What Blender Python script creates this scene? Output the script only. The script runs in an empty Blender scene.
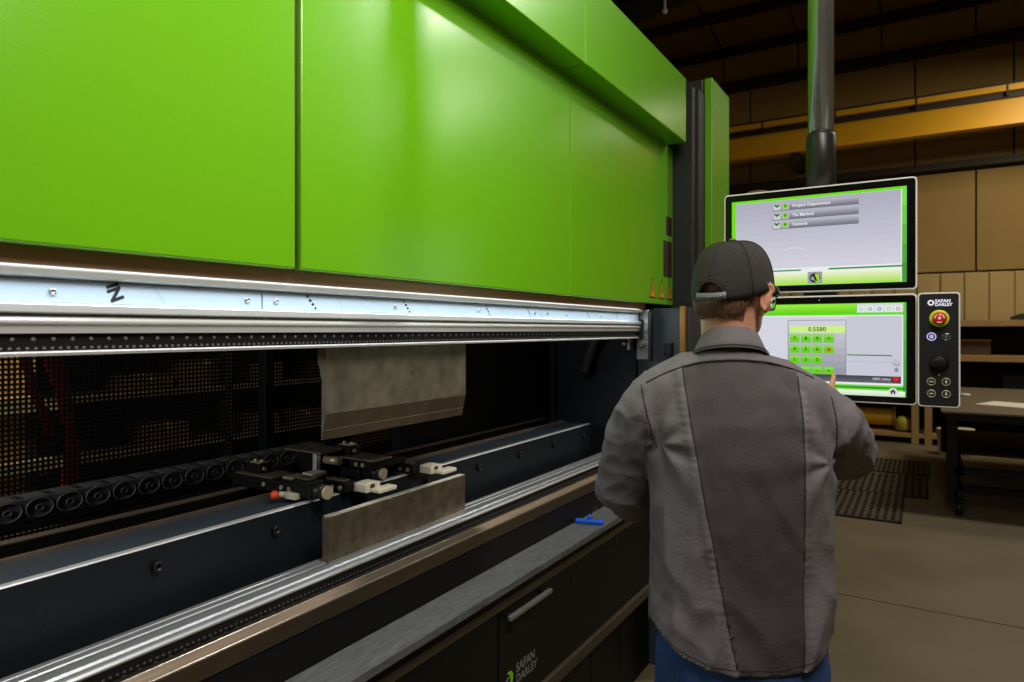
import bpy, bmesh, math, random
from mathutils import Vector, Matrix, noise
from mathutils.bvhtree import BVHTree
random.seed(7)
sc = bpy.context.scene
COL = sc.collection
H = 1.62                                   # camera height
pi = math.pi

# ---------------------------------------------------------------- camera
cam_d = bpy.data.cameras.new('camera')
cam = bpy.data.objects.new('camera', cam_d); COL.objects.link(cam)
cam_d.sensor_fit = 'HORIZONTAL'; cam_d.sensor_width = 36
cam_d.lens = 36 * 670 / 1024
cam_d.shift_y = -11 / 1024
cam_d.clip_start = 0.05; cam_d.clip_end = 80
cam.location = (0, 0, H); cam.rotation_euler = (pi / 2, 0, math.radians(31.65))
cam_d.dof.use_dof = True; cam_d.dof.focus_distance = 1.75; cam_d.dof.aperture_fstop = 5.0
sc.camera = cam

# ---------------------------------------------------------------- world, lights, exposure
world = bpy.data.worlds.new('world'); sc.world = world; world.use_nodes = True
world.node_tree.nodes['Background'].inputs[0].default_value = (0.60, 0.56, 0.50, 1)
world.node_tree.nodes['Background'].inputs[1].default_value = 0.030
sc.view_settings.view_transform = 'Standard'; sc.view_settings.look = 'None'
sc.view_settings.exposure = 0.0; sc.view_settings.gamma = 1.0
sc.view_settings.use_curve_mapping = False

def area(name, loc, target, size, size_y, power, color):
    l = bpy.data.lights.new(name, 'AREA'); l.shape = 'RECTANGLE'
    l.size = size; l.size_y = size_y; l.energy = power; l.color = color
    o = bpy.data.objects.new(name, l); COL.objects.link(o); o.location = loc
    o.rotation_euler = (Vector(target) - Vector(loc)).to_track_quat('-Z', 'Y').to_euler()
    return o

area('aisle_light', (0.35, 0.70, 3.25), (-0.7, 1.1, 1.6), 0.8, 1.2, 50, (1.0, 0.95, 0.88))
area('overhead_light', (0.2, 1.0, 5.6), (-0.1, 1.3, 0), 0.8, 1.2, 30, (1.0, 0.92, 0.82))
area('bay_light', (3.35, 7.35, 6.35), (2.2, 5.5, 2.5), 0.22, 0.6, 130, (1.0, 0.95, 0.86))
area('bay_light', (3.2, 7.0, 4.6), (1.2, 5.0, 1.6), 0.35, 0.6, 18, (1.0, 0.93, 0.80))
area('crane_light', (1.6, 9.3, 4.70), (1.2, 10.6, 0.5), 0.5, 1.2, 62, (1.0, 0.86, 0.58))
area('rear_light', (-2.85, 1.0, 3.7), (-2.5, 1.0, 0), 0.25, 0.9, 7, (1.0, 0.85, 0.6))  # added lamp behind the machine, brightens the chain and mesh
area('rear_light', (-3.05, 1.1, 2.2), (-3.52, 1.25, 1.1), 0.12, 0.4, 10.0, (1.0, 0.84, 0.55))  # added lamp that brightens the steel bars and the board
area('inner_light', (-1.62, -0.15, 1.72), (-1.75, 1.3, 1.15), 0.15, 0.15, 5.0, (0.95, 0.97, 1.0))  # added fill lamp inside the machine, brightens chain and gauges

# ---------------------------------------------------------------- helpers
def lin(c):
    return tuple(((v / 255) / 12.92 if v / 255 <= 0.04045 else ((v / 255 + 0.055) / 1.055) ** 2.4) for v in c)

def mat(name, rgb, rough=0.5, metal=0.0, noise_amt=0.0, noise_scale=20.0, bump=0.0, bump_scale=200.0,
        emit=0.0, rough_var=0.0, coat=0.0, stretch=None, spec=None, trans=0.0):
    m = bpy.data.materials.new(name); m.use_nodes = True
    nt = m.node_tree; b = nt.nodes['Principled BSDF']
    base = lin(rgb) + (1,)
    b.inputs['Base Color'].default_value = base
    b.inputs['Roughness'].default_value = rough; b.inputs['Metallic'].default_value = metal
    if coat: b.inputs['Coat Weight'].default_value = coat; b.inputs['Coat Roughness'].default_value = 0.08
    if spec is not None: b.inputs['Specular IOR Level'].default_value = spec
    if trans: b.inputs['Transmission Weight'].default_value = trans
    if emit:
        b.inputs['Emission Color'].default_value = base; b.inputs['Emission Strength'].default_value = emit
    if noise_amt or bump or rough_var:
        tc = nt.nodes.new('ShaderNodeTexCoord'); mp = nt.nodes.new('ShaderNodeMapping')
        nt.links.new(tc.outputs['Object'], mp.inputs[0])
        if stretch: mp.inputs['Scale'].default_value = stretch
    if noise_amt or rough_var:
        n = nt.nodes.new('ShaderNodeTexNoise'); n.inputs['Scale'].default_value = noise_scale
        n.inputs['Detail'].default_value = 5
        nt.links.new(mp.outputs[0], n.inputs['Vector'])
        if noise_amt:
            r = nt.nodes.new('ShaderNodeValToRGB')
            r.color_ramp.elements[0].position = 0.3; r.color_ramp.elements[1].position = 0.7
            k = 1 - noise_amt; k2 = 1 + noise_amt * 0.6
            r.color_ramp.elements[0].color = (base[0] * k, base[1] * k, base[2] * k, 1)
            r.color_ramp.elements[1].color = (min(1, base[0] * k2), min(1, base[1] * k2), min(1, base[2] * k2), 1)
            nt.links.new(n.outputs['Fac'], r.inputs[0]); nt.links.new(r.outputs[0], b.inputs['Base Color'])
        if rough_var:
            mr = nt.nodes.new('ShaderNodeMapRange')
            mr.inputs['To Min'].default_value = max(0.02, rough - rough_var); mr.inputs['To Max'].default_value = min(1, rough + rough_var)
            nt.links.new(n.outputs['Fac'], mr.inputs[0]); nt.links.new(mr.outputs[0], b.inputs['Roughness'])
    if bump:
        n2 = nt.nodes.new('ShaderNodeTexNoise'); n2.inputs['Scale'].default_value = bump_scale; n2.inputs['Detail'].default_value = 3
        nt.links.new(mp.outputs[0], n2.inputs['Vector'])
        bp = nt.nodes.new('ShaderNodeBump'); bp.inputs['Strength'].default_value = bump; bp.inputs['Distance'].default_value = 0.004
        nt.links.new(n2.outputs['Fac'], bp.inputs['Height']); nt.links.new(bp.outputs[0], b.inputs['Normal'])
    return m

def _glow(name, rgb, s):
    m = bpy.data.materials.new(name); m.use_nodes = True
    b = m.node_tree.nodes['Principled BSDF']
    b.inputs['Base Color'].default_value = (0.01, 0.01, 0.01, 1); b.inputs['Roughness'].default_value = 0.25
    b.inputs['Emission Color'].default_value = lin(rgb) + (1,); b.inputs['Emission Strength'].default_value = s
    return m

M = dict(
    green=mat('green_powder_coat', (112, 188, 20), 0.22, bump=0.07, bump_scale=230, spec=0.5),
    green_side=mat('green_trim_paint', (112, 188, 14), 0.35, bump=0.06, bump_scale=260),
    navy=mat('dark_navy_paint', (22, 28, 34), 0.45, spec=0.3, bump=0.04, bump_scale=300, noise_amt=0.08, noise_scale=6),
    navy_light=mat('blue_grey_paint', (56, 65, 74), 0.45, bump=0.05, bump_scale=300, noise_amt=0.15, noise_scale=5),
    black=mat('black_paint', (14, 14, 15), 0.55, spec=0.25, bump=0.05, bump_scale=200),
    black_tex=mat('black_textured_paint', (34, 32, 31), 0.5, bump=0.3, bump_scale=400, noise_amt=0.2, noise_scale=60),
    cover=mat('dark_cover_paint', (12, 13, 10), 0.5, spec=0.2, bump=0.05, bump_scale=250),
    ledge=mat('worn_ledge_rubber', (92, 94, 95), 0.55, noise_amt=0.35, noise_scale=40, bump=0.2, bump_scale=500, stretch=(3, 0.6, 3)),
    alu=mat('brushed_aluminium', (205, 208, 208), 0.32, metal=1.0, noise_amt=0.05, noise_scale=8, stretch=(40, 1, 40), rough_var=0.06),
    alu_matt=mat('satin_aluminium', (214, 217, 217), 0.42, metal=0.5, noise_amt=0.04, noise_scale=8),
    steel_warm=mat('ground_steel', (128, 114, 98), 0.4, metal=1.0, noise_amt=0.2, noise_scale=10, stretch=(30, 1, 30)),
    trim=mat('dark_bronze_trim', (66, 57, 42), 0.5, spec=0.3),
    mark=mat('faint_grey_mark', (40, 47, 52), 0.6, spec=0.2),
    rail=mat('milled_aluminium', (205, 208, 210), 0.34, metal=0.85, noise_amt=0.06, noise_scale=10, stretch=(30, 1, 30)),
    ram=mat('warm_stainless_face', (176, 144, 112), 0.38, metal=0.85, noise_amt=0.25, noise_scale=3, stretch=(1, 0.5, 20)),
    duct=mat('dark_green_grey_duct', (44, 46, 38), 0.45, metal=0.3),
    lip=mat('polished_lip', (232, 234, 236), 0.3, metal=0.3),
    slot=mat('slot_hole_grey', (128, 126, 122), 0.5, metal=0.4),
    rib=mat('mat_rib_rubber', (84, 72, 56), 0.7),
    film=mat('blue_protective_film', (180, 202, 220), 0.35, noise_amt=0.03, noise_scale=6),
    tool=mat('tool_steel', (124, 117, 100), 0.42, metal=0.5, noise_amt=0.4, noise_scale=18, bump=0.05, bump_scale=80),
    tool_dark=mat('tool_steel_bevel', (92, 80, 62), 0.5, metal=0.5, noise_amt=0.25, noise_scale=18),  # darker tool steel, puts shade into the downward bevels; also the engraving
    tool_die=mat('used_die_steel', (104, 94, 76), 0.42, metal=0.6, noise_amt=0.4, noise_scale=30, bump=0.05, bump_scale=120),
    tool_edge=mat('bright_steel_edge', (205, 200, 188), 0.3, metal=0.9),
    cream=mat('pale_finger_block', (205, 200, 178), 0.45),
    dull=mat('dull_brown_plate', (120, 106, 92), 0.5, metal=0.4, noise_amt=0.2),
    iron=mat('dark_iron', (40, 40, 42), 0.4, metal=0.5),
    orange=mat('orange_plastic', (235, 80, 30), 0.4),
    red=mat('red_plastic', (224, 30, 18), 0.5),
    wire=mat('black_wire_mesh', (20, 20, 22), 0.8, spec=0.2),
    chain=mat('black_nylon', (74, 76, 80), 0.5),
    ink=mat('printed_ink', (22, 26, 34), 0.6),
    greyink=mat('grey_printed_ink', (120, 132, 146), 0.6),
    brown=mat('brown_placard', (60, 42, 34), 0.5),
    yellow_sign=mat('warning_yellow', (224, 162, 24), 0.5),
    brass=mat('brass_bar', (150, 108, 50), 0.4, metal=0.4),
    led=_glow('led_strip_glow', (245, 250, 255), 1.3),  # glow that paints the lip's bright edge, no real lamp
    white_rim=mat('white_plastic_rim', (225, 222, 218), 0.4),
    bezel=mat('black_glass_bezel', (10, 10, 11), 0.16),
    panel=mat('black_panel_face', (26, 27, 30), 0.4),
    pole=mat('grey_painted_pole', (168, 170, 170), 0.22, metal=0.85),
    pole_dark=mat('dark_pole_sleeve', (40, 40, 38), 0.35, metal=0.2),
    concrete=mat('concrete_floor', (122, 110, 86), 0.55, noise_amt=0.16, noise_scale=1.6, bump=0.03, bump_scale=60, rough_var=0.12),
    joint=mat('floor_joint', (70, 60, 48), 0.9),
    wall=mat('tan_wall_panel', (160, 132, 74), 0.7, noise_amt=0.08, noise_scale=1.2),
    corr=mat('pale_corrugated_sheet', (188, 164, 112), 0.6, noise_amt=0.08, noise_scale=2),
    ceil=mat('brown_ceiling_panel', (120, 92, 60), 0.8, noise_amt=0.08, noise_scale=1.5),
    dark_steel=mat('dark_roof_steel', (40, 32, 26), 0.6),
    crane=mat('crane_yellow', (216, 162, 20), 0.45, noise_amt=0.06, noise_scale=2),
    rubber=mat('brown_black_rubber', (30, 26, 21), 0.75, noise_amt=0.15),
    wood=mat('tan_timber', (170, 136, 84), 0.65, noise_amt=0.2, noise_scale=8, stretch=(1, 8, 8)),
    table=mat('grey_table_steel', (112, 100, 82), 0.5, metal=0.2, noise_amt=0.1),
    paper=mat('white_paper', (232, 226, 212), 0.7),
    bucket=mat('off_white_bucket', (228, 220, 198), 0.5),
    card=mat('brown_cardboard', (92, 72, 48), 0.8, noise_amt=0.1),
    blue=mat('blue_plastic', (20, 96, 226), 0.4),
    galv=mat('galvanised_steel', (190, 180, 150), 0.4, metal=0.5),
)

class MB:
    """collects shapes (world coordinates) and links them as ONE mesh object"""
    def __init__(s): s.bm = bmesh.new(); s.mats = []
    def mi(s, m):
        if m is None: return 0
        if m not in s.mats: s.mats.append(m)
        return s.mats.index(m)
    def face(s, vs, i, smooth=False):
        try:
            f = s.bm.faces.new(vs); f.material_index = i; f.smooth = smooth
        except ValueError: pass
    def box(s, x0, x1, y0, y1, z0, z1, m=None, bev=0.0, rot=None, pivot=None):
        i = s.mi(m); n0 = len(s.bm.verts)
        x0, x1 = min(x0, x1), max(x0, x1); y0, y1 = min(y0, y1), max(y0, y1); z0, z1 = min(z0, z1), max(z0, z1)
        vs = [s.bm.verts.new(p) for p in ((x0, y0, z0), (x1, y0, z0), (x1, y1, z0), (x0, y1, z0), (x0, y0, z1), (x1, y0, z1), (x1, y1, z1), (x0, y1, z1))]
        fs = []
        for q in ((0, 3, 2, 1), (4, 5, 6, 7), (0, 1, 5, 4), (1, 2, 6, 5), (2, 3, 7, 6), (3, 0, 4, 7)):
            f = s.bm.faces.new([vs[k] for k in q]); f.material_index = i; fs.append(f)
        if bev:
            es = {e for f in fs for e in f.edges}
            r = bmesh.ops.bevel(s.bm, geom=list(es), offset=bev, segments=2, affect='EDGES', profile=0.5)
            for f in r['faces']: f.material_index = i
        if rot:
            s.bm.verts.index_update()
            c = Vector(pivot or ((x0 + x1) / 2, (y0 + y1) / 2, (z0 + z1) / 2))
            new = list(s.bm.verts)[n0:]
            bmesh.ops.rotate(s.bm, verts=new, cent=c, matrix=rot)
        return s
    def prism(s, prof, y0, y1, m=None, ms=None, smooth=False):
        """closed x,z outline swept along y; ms: a material per side"""
        i = s.mi(m); a = [s.bm.verts.new((x, y0, z)) for x, z in prof]; b = [s.bm.verts.new((x, y1, z)) for x, z in prof]
        n = len(prof)
        for k in range(n):
            s.face((a[k], a[(k + 1) % n], b[(k + 1) % n], b[k]), s.mi(ms[k]) if ms and ms[k] else i, smooth)
        s.face(a[::-1], i); s.face(b, i)
        return s
    def tube(s, pts, r, m=None, seg=10, closed=False, caps=True):
        i = s.mi(m); pts = [Vector(p) for p in pts]; n = len(pts)
        rs = r if isinstance(r, (list, tuple)) else [r] * n
        rings = []; up = None
        for k in range(n):
            if closed: t = pts[(k + 1) % n] - pts[k - 1]
            else: t = pts[min(k + 1, n - 1)] - pts[max(k - 1, 0)]
            t.normalize()
            if up is None: up = t.orthogonal().normalized()
            up = (up - t * up.dot(t))
            if up.length < 1e-6: up = t.orthogonal()
            up.normalize(); w = t.cross(up)
            rings.append([s.bm.verts.new(pts[k] + (up * math.cos(2 * pi * j / seg) + w * math.sin(2 * pi * j / seg)) * rs[k]) for j in range(seg)])
        for k in range(n if closed else n - 1):
            A, B = rings[k], rings[(k + 1) % n]
            for j in range(seg): s.face((A[j], A[(j + 1) % seg], B[(j + 1) % seg], B[j]), i, True)
        if caps and not closed: s.face(rings[0][::-1], i); s.face(rings[-1], i)
        return s
    def cyl(s, p0, p1, r, m=None, seg=20, r1=None):
        return s.tube([p0, p1], [r, r if r1 is None else r1], m, seg)
    def lathe(s, c, axis, prof, m=None, seg=24):
        """prof: (distance along axis, radius)"""
        ax = Vector(axis).normalized(); c = Vector(c)
        pts = [c + ax * d for d, _ in prof]
        i = s.mi(m); u = ax.orthogonal().normalized(); w = ax.cross(u); rings = []
        for p, (d, r) in zip(pts, prof):
            rings.append([s.bm.verts.new(p + (u * math.cos(2 * pi * j / seg) + w * math.sin(2 * pi * j / seg)) * max(r, 1e-5)) for j in range(seg)])
        for A, B in zip(rings, rings[1:]):
            for j in range(seg): s.face((A[j], A[(j + 1) % seg], B[(j + 1) % seg], B[j]), i, True)
        s.face(rings[0][::-1], i); s.face(rings[-1], i)
        return s
    def ell(s, c, r, m=None, seg=16, rings=10, rot=None):
        i = s.mi(m); n0 = len(s.bm.verts); c = Vector(c); rows = []
        for a in range(rings + 1):
            th = pi * a / rings
            if a in (0, rings): rows.append([Vector((0, 0, math.cos(th)))])
            else: rows.append([Vector((math.sin(th) * math.cos(2 * pi * j / seg), math.sin(th) * math.sin(2 * pi * j / seg), math.cos(th))) for j in range(seg)])
        def tr(v):
            v = Vector((v.x * r[0], v.y * r[1], v.z * r[2]))
            return c + (rot @ v if rot else v)
        rows = [[s.bm.verts.new(tr(v)) for v in row] for row in rows]
        for A, B in zip(rows, rows[1:]):
            for j in range(seg):
                q = [A[j % len(A)], B[j % len(B)], B[(j + 1) % len(B)], A[(j + 1) % len(A)]]
                s.face(list(dict.fromkeys(q)), i, True)
        return s
    def poly(s, pts, m=None):
        s.face([s.bm.verts.new(p) for p in pts], s.mi(m)); return s
    def loft(s, rings, m=None, caps=True, smooth=True):
        i = s.mi(m); R = [[s.bm.verts.new(p) for p in r] for r in rings]; n = len(R[0])
        for A, B in zip(R, R[1:]):
            for j in range(n): s.face((A[j], A[(j + 1) % n], B[(j + 1) % n], B[j]), i, smooth)
        if caps: s.face(R[0][::-1], i); s.face(R[-1], i)
        return s
    def text(s, txt, size, mtx, m=None, bold=0.0, depth=0.0, align='LEFT', spacing=1.0):
        cu = bpy.data.curves.new('t', 'FONT'); cu.body = txt; cu.size = size; cu.offset = bold; cu.extrude = depth
        cu.align_x = align; cu.align_y = 'CENTER'; cu.space_character = spacing; cu.resolution_u = 3
        o = bpy.data.objects.new('t', cu); COL.objects.link(o)
        dg = bpy.context.evaluated_depsgraph_get()
        me = bpy.data.meshes.new_from_object(o.evaluated_get(dg))
        bpy.data.objects.remove(o); bpy.data.curves.remove(cu)
        i = s.mi(m); vs = [s.bm.verts.new(mtx @ v.co) for v in me.vertices]
        for p in me.polygons: s.face([vs[k] for k in p.vertices], i)
        bpy.data.meshes.remove(me)
        return s
    def build(s, name, m=None, parent=None, flip=True):
        bm = s.bm
        if flip: bmesh.ops.recalc_face_normals(bm, faces=bm.faces)
        me = bpy.data.meshes.new(name); base = Vector((0, 0, 0)); p = parent
        while p is not None: base += p.location; p = p.parent
        if base.length: bmesh.ops.translate(bm, verts=bm.verts, vec=-base)
        bm.to_mesh(me); bm.free()
        if m is not None and not s.mats: me.materials.append(m)
        for k in s.mats: me.materials.append(k)
        o = bpy.data.objects.new(name, me); COL.objects.link(o)
        if parent is not None: o.parent = parent
        return o

def tag(o, label=None, cat=None, group=None, kind=None):
    if label: o['label'] = label
    if cat: o['category'] = cat
    if group: o['group'] = group
    if kind: o['kind'] = kind
    return o
def thing(name, loc, label, cat, group=None):
    o = bpy.data.objects.new(name, None); COL.objects.link(o); o.location = loc
    o.empty_display_size = 0.1
    bpy.context.view_layer.update()
    return tag(o, label, cat, group)
def struct(name, mb, m=None): return tag(mb.build(name, m), kind='structure')
def face_x(x, y, z):                       # text frame on a plane that faces +x: text runs towards +y, up = +z
    return Matrix(((0, 0, 1, x), (1, 0, 0, y), (0, 1, 0, z), (0, 0, 0, 1)))
def face_ny(x, y, z):                      # on a plane that faces -y: text runs towards +x
    return Matrix(((1, 0, 0, x), (0, 0, -1, y), (0, 1, 0, z), (0, 0, 0, 1)))
def voxel(mb, size, smooth=2):
    """fuses the closed shapes of a builder into one continuous surface; returns a fresh mesh"""
    bm = mb.bm; bmesh.ops.recalc_face_normals(bm, faces=bm.faces)
    me = bpy.data.meshes.new('tmp'); bm.to_mesh(me); bm.free()
    o = bpy.data.objects.new('tmp', me); COL.objects.link(o)
    r = o.modifiers.new('r', 'REMESH'); r.mode = 'VOXEL'; r.voxel_size = size; r.use_smooth_shade = True
    if smooth:
        q = o.modifiers.new('s', 'SMOOTH'); q.iterations = smooth; q.factor = 0.5
    dg = bpy.context.evaluated_depsgraph_get()
    out = bpy.data.meshes.new_from_object(o.evaluated_get(dg))
    bpy.data.objects.remove(o); bpy.data.meshes.remove(me)
    return out

# ================================================================ the setting
mb = MB(); mb.box(-8, 6, -4, 12.2, -0.1, 0, M['concrete'])
floor = struct('floor', mb)
mb = MB(); mb.box(-0.9, 6, 4.55, 4.56, 0.0, 0.0012, M['joint']); mb.box(1.35, 1.36, -4, 12, 0, 0.0012, M['joint'])
struct('trim_1', mb)

mb = MB()                                   # back wall: panels with open seams over a dark backing
mb.box(-8, 6, 12.05, 12.15, 0, 6.56, M['dark_steel'])
zs = [0.0, 2.48, 4.0, 5.83, 6.53]
for za, zb in zip(zs, zs[1:]):
    if za == 0: continue
    x = -7.9 + (0.45 if za == 4.0 else 0)
    while x < 6:
        mb.box(x + 0.012, min(x + 1.22, 6) - 0.012, 12.0, 12.06, za + 0.02, zb - 0.02, M['wall'], 0.004); x += 1.22
x = -7.9
while x < 6:                                # pale corrugated sheet below the panels
    mb.box(x, x + 0.235, 11.965, 12.05, 0, 2.47, M['corr'], 0.012); mb.box(x + 0.235, x + 0.30, 12.0, 12.05, 0, 2.47, M['corr']); x += 0.30
struct('wall_back', mb)
mb = MB(); mb.box(-8, 6, 11.80, 12.0, 5.76, 5.90, M['dark_steel']); struct('trim_2', mb)
mb = MB(); mb.box(-8, 6, 11.86, 12.0, 4.02, 4.12, M['dark_steel']); struct('trim_3', mb)
mb = MB(); mb.box(-8.1, -8, -4, 12.2, 0, 8.2, M['wall']); struct('wall_left', mb)
mb = MB(); mb.box(6, 6.1, -4, 12.2, 0, 8.2, M['wall']); struct('wall_right', mb)
mb = MB(); mb.box(-8, 6, -4.1, -4, 0, 8.2, M['wall']); struct('wall_front', mb)

def roof_z(y): return 6.53 + 0.10 * (12 - y)
mb = MB()
v = [(-8, -4.1, roof_z(-4.1)), (6, -4.1, roof_z(-4.1)), (6, 12.2, roof_z(12.2)), (-8, 12.2, roof_z(12.2))]
w = [(a, b, c + 0.08) for a, b, c in v]
i = mb.mi(M['ceil']); A = [mb.bm.verts.new(p) for p in v]; B = [mb.bm.verts.new(p) for p in w]
mb.face(A, i); mb.face(B[::-1], i)
for k in range(4): mb.face((A[k], A[(k + 1) % 4], B[(k + 1) % 4], B[k]), i)
for k in range(12):                         # sheet seams
    x = -7.9 + 1.22 * k
    for ya in range(-4, 12, 4):
        mb.tube([(x, ya, roof_z(ya) - 0.004), (x, ya + 4, roof_z(ya + 4) - 0.004)], 0.014, M['dark_steel'], 6)
struct('ceiling', mb)
for n, y in enumerate((11.9, 10.75, 9.2, 7.6, 6.0, 4.4, 2.8, 1.2)):
    mb = MB(); z = roof_z(y); mb.box(-8, 6, y - 0.04, y + 0.04, z - 0.16, z - 0.01, M['dark_steel']); struct(f'trim_{n + 4}', mb)

# a dark roof duct with a white hanging rod, above the press brake's far end
t = thing('air_duct', (-2.2, 6.0, 5.0), 'dark duct under the roof just above the far end of the green covers', 'duct')
mb = MB(); mb.tube([(-5.0, 7.47, 4.985), (-2.2, 6.55, 4.985), (0.5, 5.66, 4.985)], 0.17, M['duct'], 14); mb.build('duct_body', None, t)
for x, y, z in ((-3.4, 6.94, 5.1), (-0.6, 6.02, 5.1)):
    mb = MB(); mb.tube([(x, y, z), (x, y, roof_z(y))], 0.02, M['dark_steel'], 8); mb.build('hanger', None, t)
t = thing('hanging_rod', (-2.048, 6.02, 4.58), 'thin white rod with a round tip hanging in front of the roof duct', 'rod')
mb = MB(); mb.cyl((-2.048, 6.02, 4.585), (-2.048, 6.02, roof_z(6.02)), 0.012, M['white_rim'], 8); mb.build('rod', None, t)
mb = MB(); mb.ell((-2.048, 6.02, 4.57), (0.026, 0.026, 0.026), M['white_rim']); mb.build('rod_tip', None, t)

# yellow crane runway beam
t = thing('crane_runway_beam', (0, 11, 4.3), 'long yellow crane runway beam high along the tan back wall', 'beam')
mb = MB()
zt, zf, zw = 4.835, 4.755, 4.35
mb.box(-7.9, 5.9, 10.86, 11.14, zf, zt, M['crane'], 0.004)
mb.box(-7.9, 5.9, 10.98, 11.02, zw, zf + 0.002, M['crane'])
mb.box(-7.9, 5.9, 10.93, 11.10, zw - 0.02, zw + 0.01, M['crane'])
mb.build('girder', None, t)
mb = MB(); mb.box(-7.9, 5.9, 10.965, 11.035, zt - 0.001, zt + 0.06, M['dark_steel']); mb.build('crane_rail', None, t)
mb = MB(); mb.box(-7.9, 5.9, 10.93, 10.981, zf - 0.075, zf - 0.002, M['dark_steel']); mb.build('conductor_bar', None, t)  # dark bar added as the deeper shadow under the flange
for k in range(8):
    x = -5.2 + 1.02 * k
    mb = MB(); mb.box(x - 0.01, x + 0.01, 10.852, 11.0, zf - 0.06, zt + 0.005, M['dark_steel']); mb.build('rail_clip', None, t)
for k in range(3):
    x = -6.6 + 4.9 * k
    mb = MB(); mb.box(x - 0.06, x + 0.06, 11.0, 12.02, zw - 0.14, zw - 0.018, M['dark_steel']); mb.build('wall_bracket', None, t)

# ================================================================ the press brake
PB = thing('press_brake', (-1.4, 1.5, 0), 'large press brake with bright green covers and dark navy lower body', 'machine')

# dark body behind the covers, side frames
mb = MB()
mb.box(-2.0, -1.32, -0.4, 3.5, 1.86, 2.84, M['black'])
mb.build('upper_body', None, PB)
mb = MB()                                   # upper ram beam with its stainless face
mb.box(-1.32, -1.135, -0.35, 3.05, 1.7145, 2.56, M['ram'], 0.003)
mb.build('ram_beam', None, PB)
for n, (ya, yb_) in enumerate(((-0.29, 0.938), (0.952, 2.185), (2.189, 3.355))):
    mb = MB(); mb.box(-1.128, -1.10, ya, yb_, 1.745, 2.545, M['green'], 0.004)
    pan = mb.build('cover_panel', None, PB)
    if n == 2:
        for ya2, yb2, za, zb in ((3.248, 3.336, 2.095, 2.19), (3.208, 3.336, 1.885, 2.065)):
            q = MB(); q.box(-1.1, -1.0985, ya2, yb2, za, zb, M['brown'], 0.0004); q.build('placard', None, pan)
        for yc, wd in ((3.055, 0.090), (3.185, 0.090), (3.300, 0.086)):
            q = MB()
            def tri(cx, z0, w, h, x, m):
                a = [(x, cx - w / 2, z0), (x, cx + w / 2, z0), (x, cx, z0 + h)]
                b = [(x - 0.001, p[1], p[2]) for p in a]
                vb = [q.bm.verts.new(p) for p in b]; va = [q.bm.verts.new(p) for p in a]; k = q.mi(m)
                q.face(va, k); q.face(vb[::-1], k)
                for j in range(3): q.face((va[j], vb[j], vb[(j + 1) % 3], va[(j + 1) % 3]), k)
            tri(yc, 1.772, wd, 0.098, -1.0988, M['ink']); tri(yc, 1.778, wd * 0.80, 0.079, -1.0980, M['yellow_sign'])
            q.poly([(-1.0978, yc - 0.006, 1.795), (-1.0978, yc + 0.010, 1.808), (-1.0978, yc + 0.003, 1.812), (-1.0978, yc + 0.006, 1.835), (-1.0978, yc - 0.008, 1.812), (-1.0978, yc, 1.808)], M['ink'])
            q.build('warning_sign', None, pan)
mb = MB(); mb.box(-1.130, -1.112, 0.9385, 0.9515, 1.75, 2.54, M['steel_warm']); mb.build('seam_strip', None, PB)
for ya, yb_ in ((-0.36, 0.872), (0.877, 2.107), (2.112, 3.255)):
    mb = MB(); mb.box(-1.33, -1.0, ya, yb_, 2.542, 2.856, M['green'], 0.004)
    mb.build('header_panel', None, PB)
mb = MB(); mb.box(-2.0, -1.03, -0.36, 3.24, 2.857, 2.88, M['black'], 0.003); mb.build('top_plate', None, PB)

# clamping rail under the ram: silver profile, film with printing, slotted strip, an added glowing edge line
Y0, Y1 = -0.3, 2.99
mb = MB()
prof = [(-1.30, 1.7145), (-1.128, 1.7145), (-1.126, 1.712), (-1.126, 1.7035), (-1.131, 1.7010), (-1.146, 1.6990), (-1.146, 1.6615), (-1.132, 1.6610),
        (-1.130, 1.6585), (-1.130, 1.6475), (-1.134, 1.6455), (-1.150, 1.6445), (-1.150, 1.6430), (-1.141, 1.6420), (-1.136, 1.6390), (-1.1335, 1.6345), (-1.1335, 1.6310),
        (-1.139, 1.6270), (-1.139, 1.6150), (-1.30, 1.6150)]
mb.prism(prof, Y0, Y1, M['alu_matt'])
mb.build('clamp_rail', None, PB)
mb = MB(); mb.box(-1.29, -1.147, Y0, Y1, 1.5875, 1.6149, M['black'])
y = Y0 + 0.01
while y < Y1 - 0.01:
    mb.box(-1.147, -1.1458, y - 0.0021, y + 0.0021, 1.5905, 1.5942, M['slot']); y += 0.0114
y = Y0 + 0.012
while y < Y1 - 0.01:
    mb.ell((-1.1468, y, 1.6060), (0.0012, 0.0036, 0.0034), M['slot'], 8, 4); y += 0.0275
mb.build('slotted_strip', None, PB)
mb = MB(); mb.prism([(-1.29, 1.5875), (-1.1435, 1.5875), (-1.1405, 1.5850), (-1.1425, 1.5805), (-1.29, 1.5805)], Y0, Y1, M['lip']); mb.build('lower_lip', None, PB)
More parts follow.
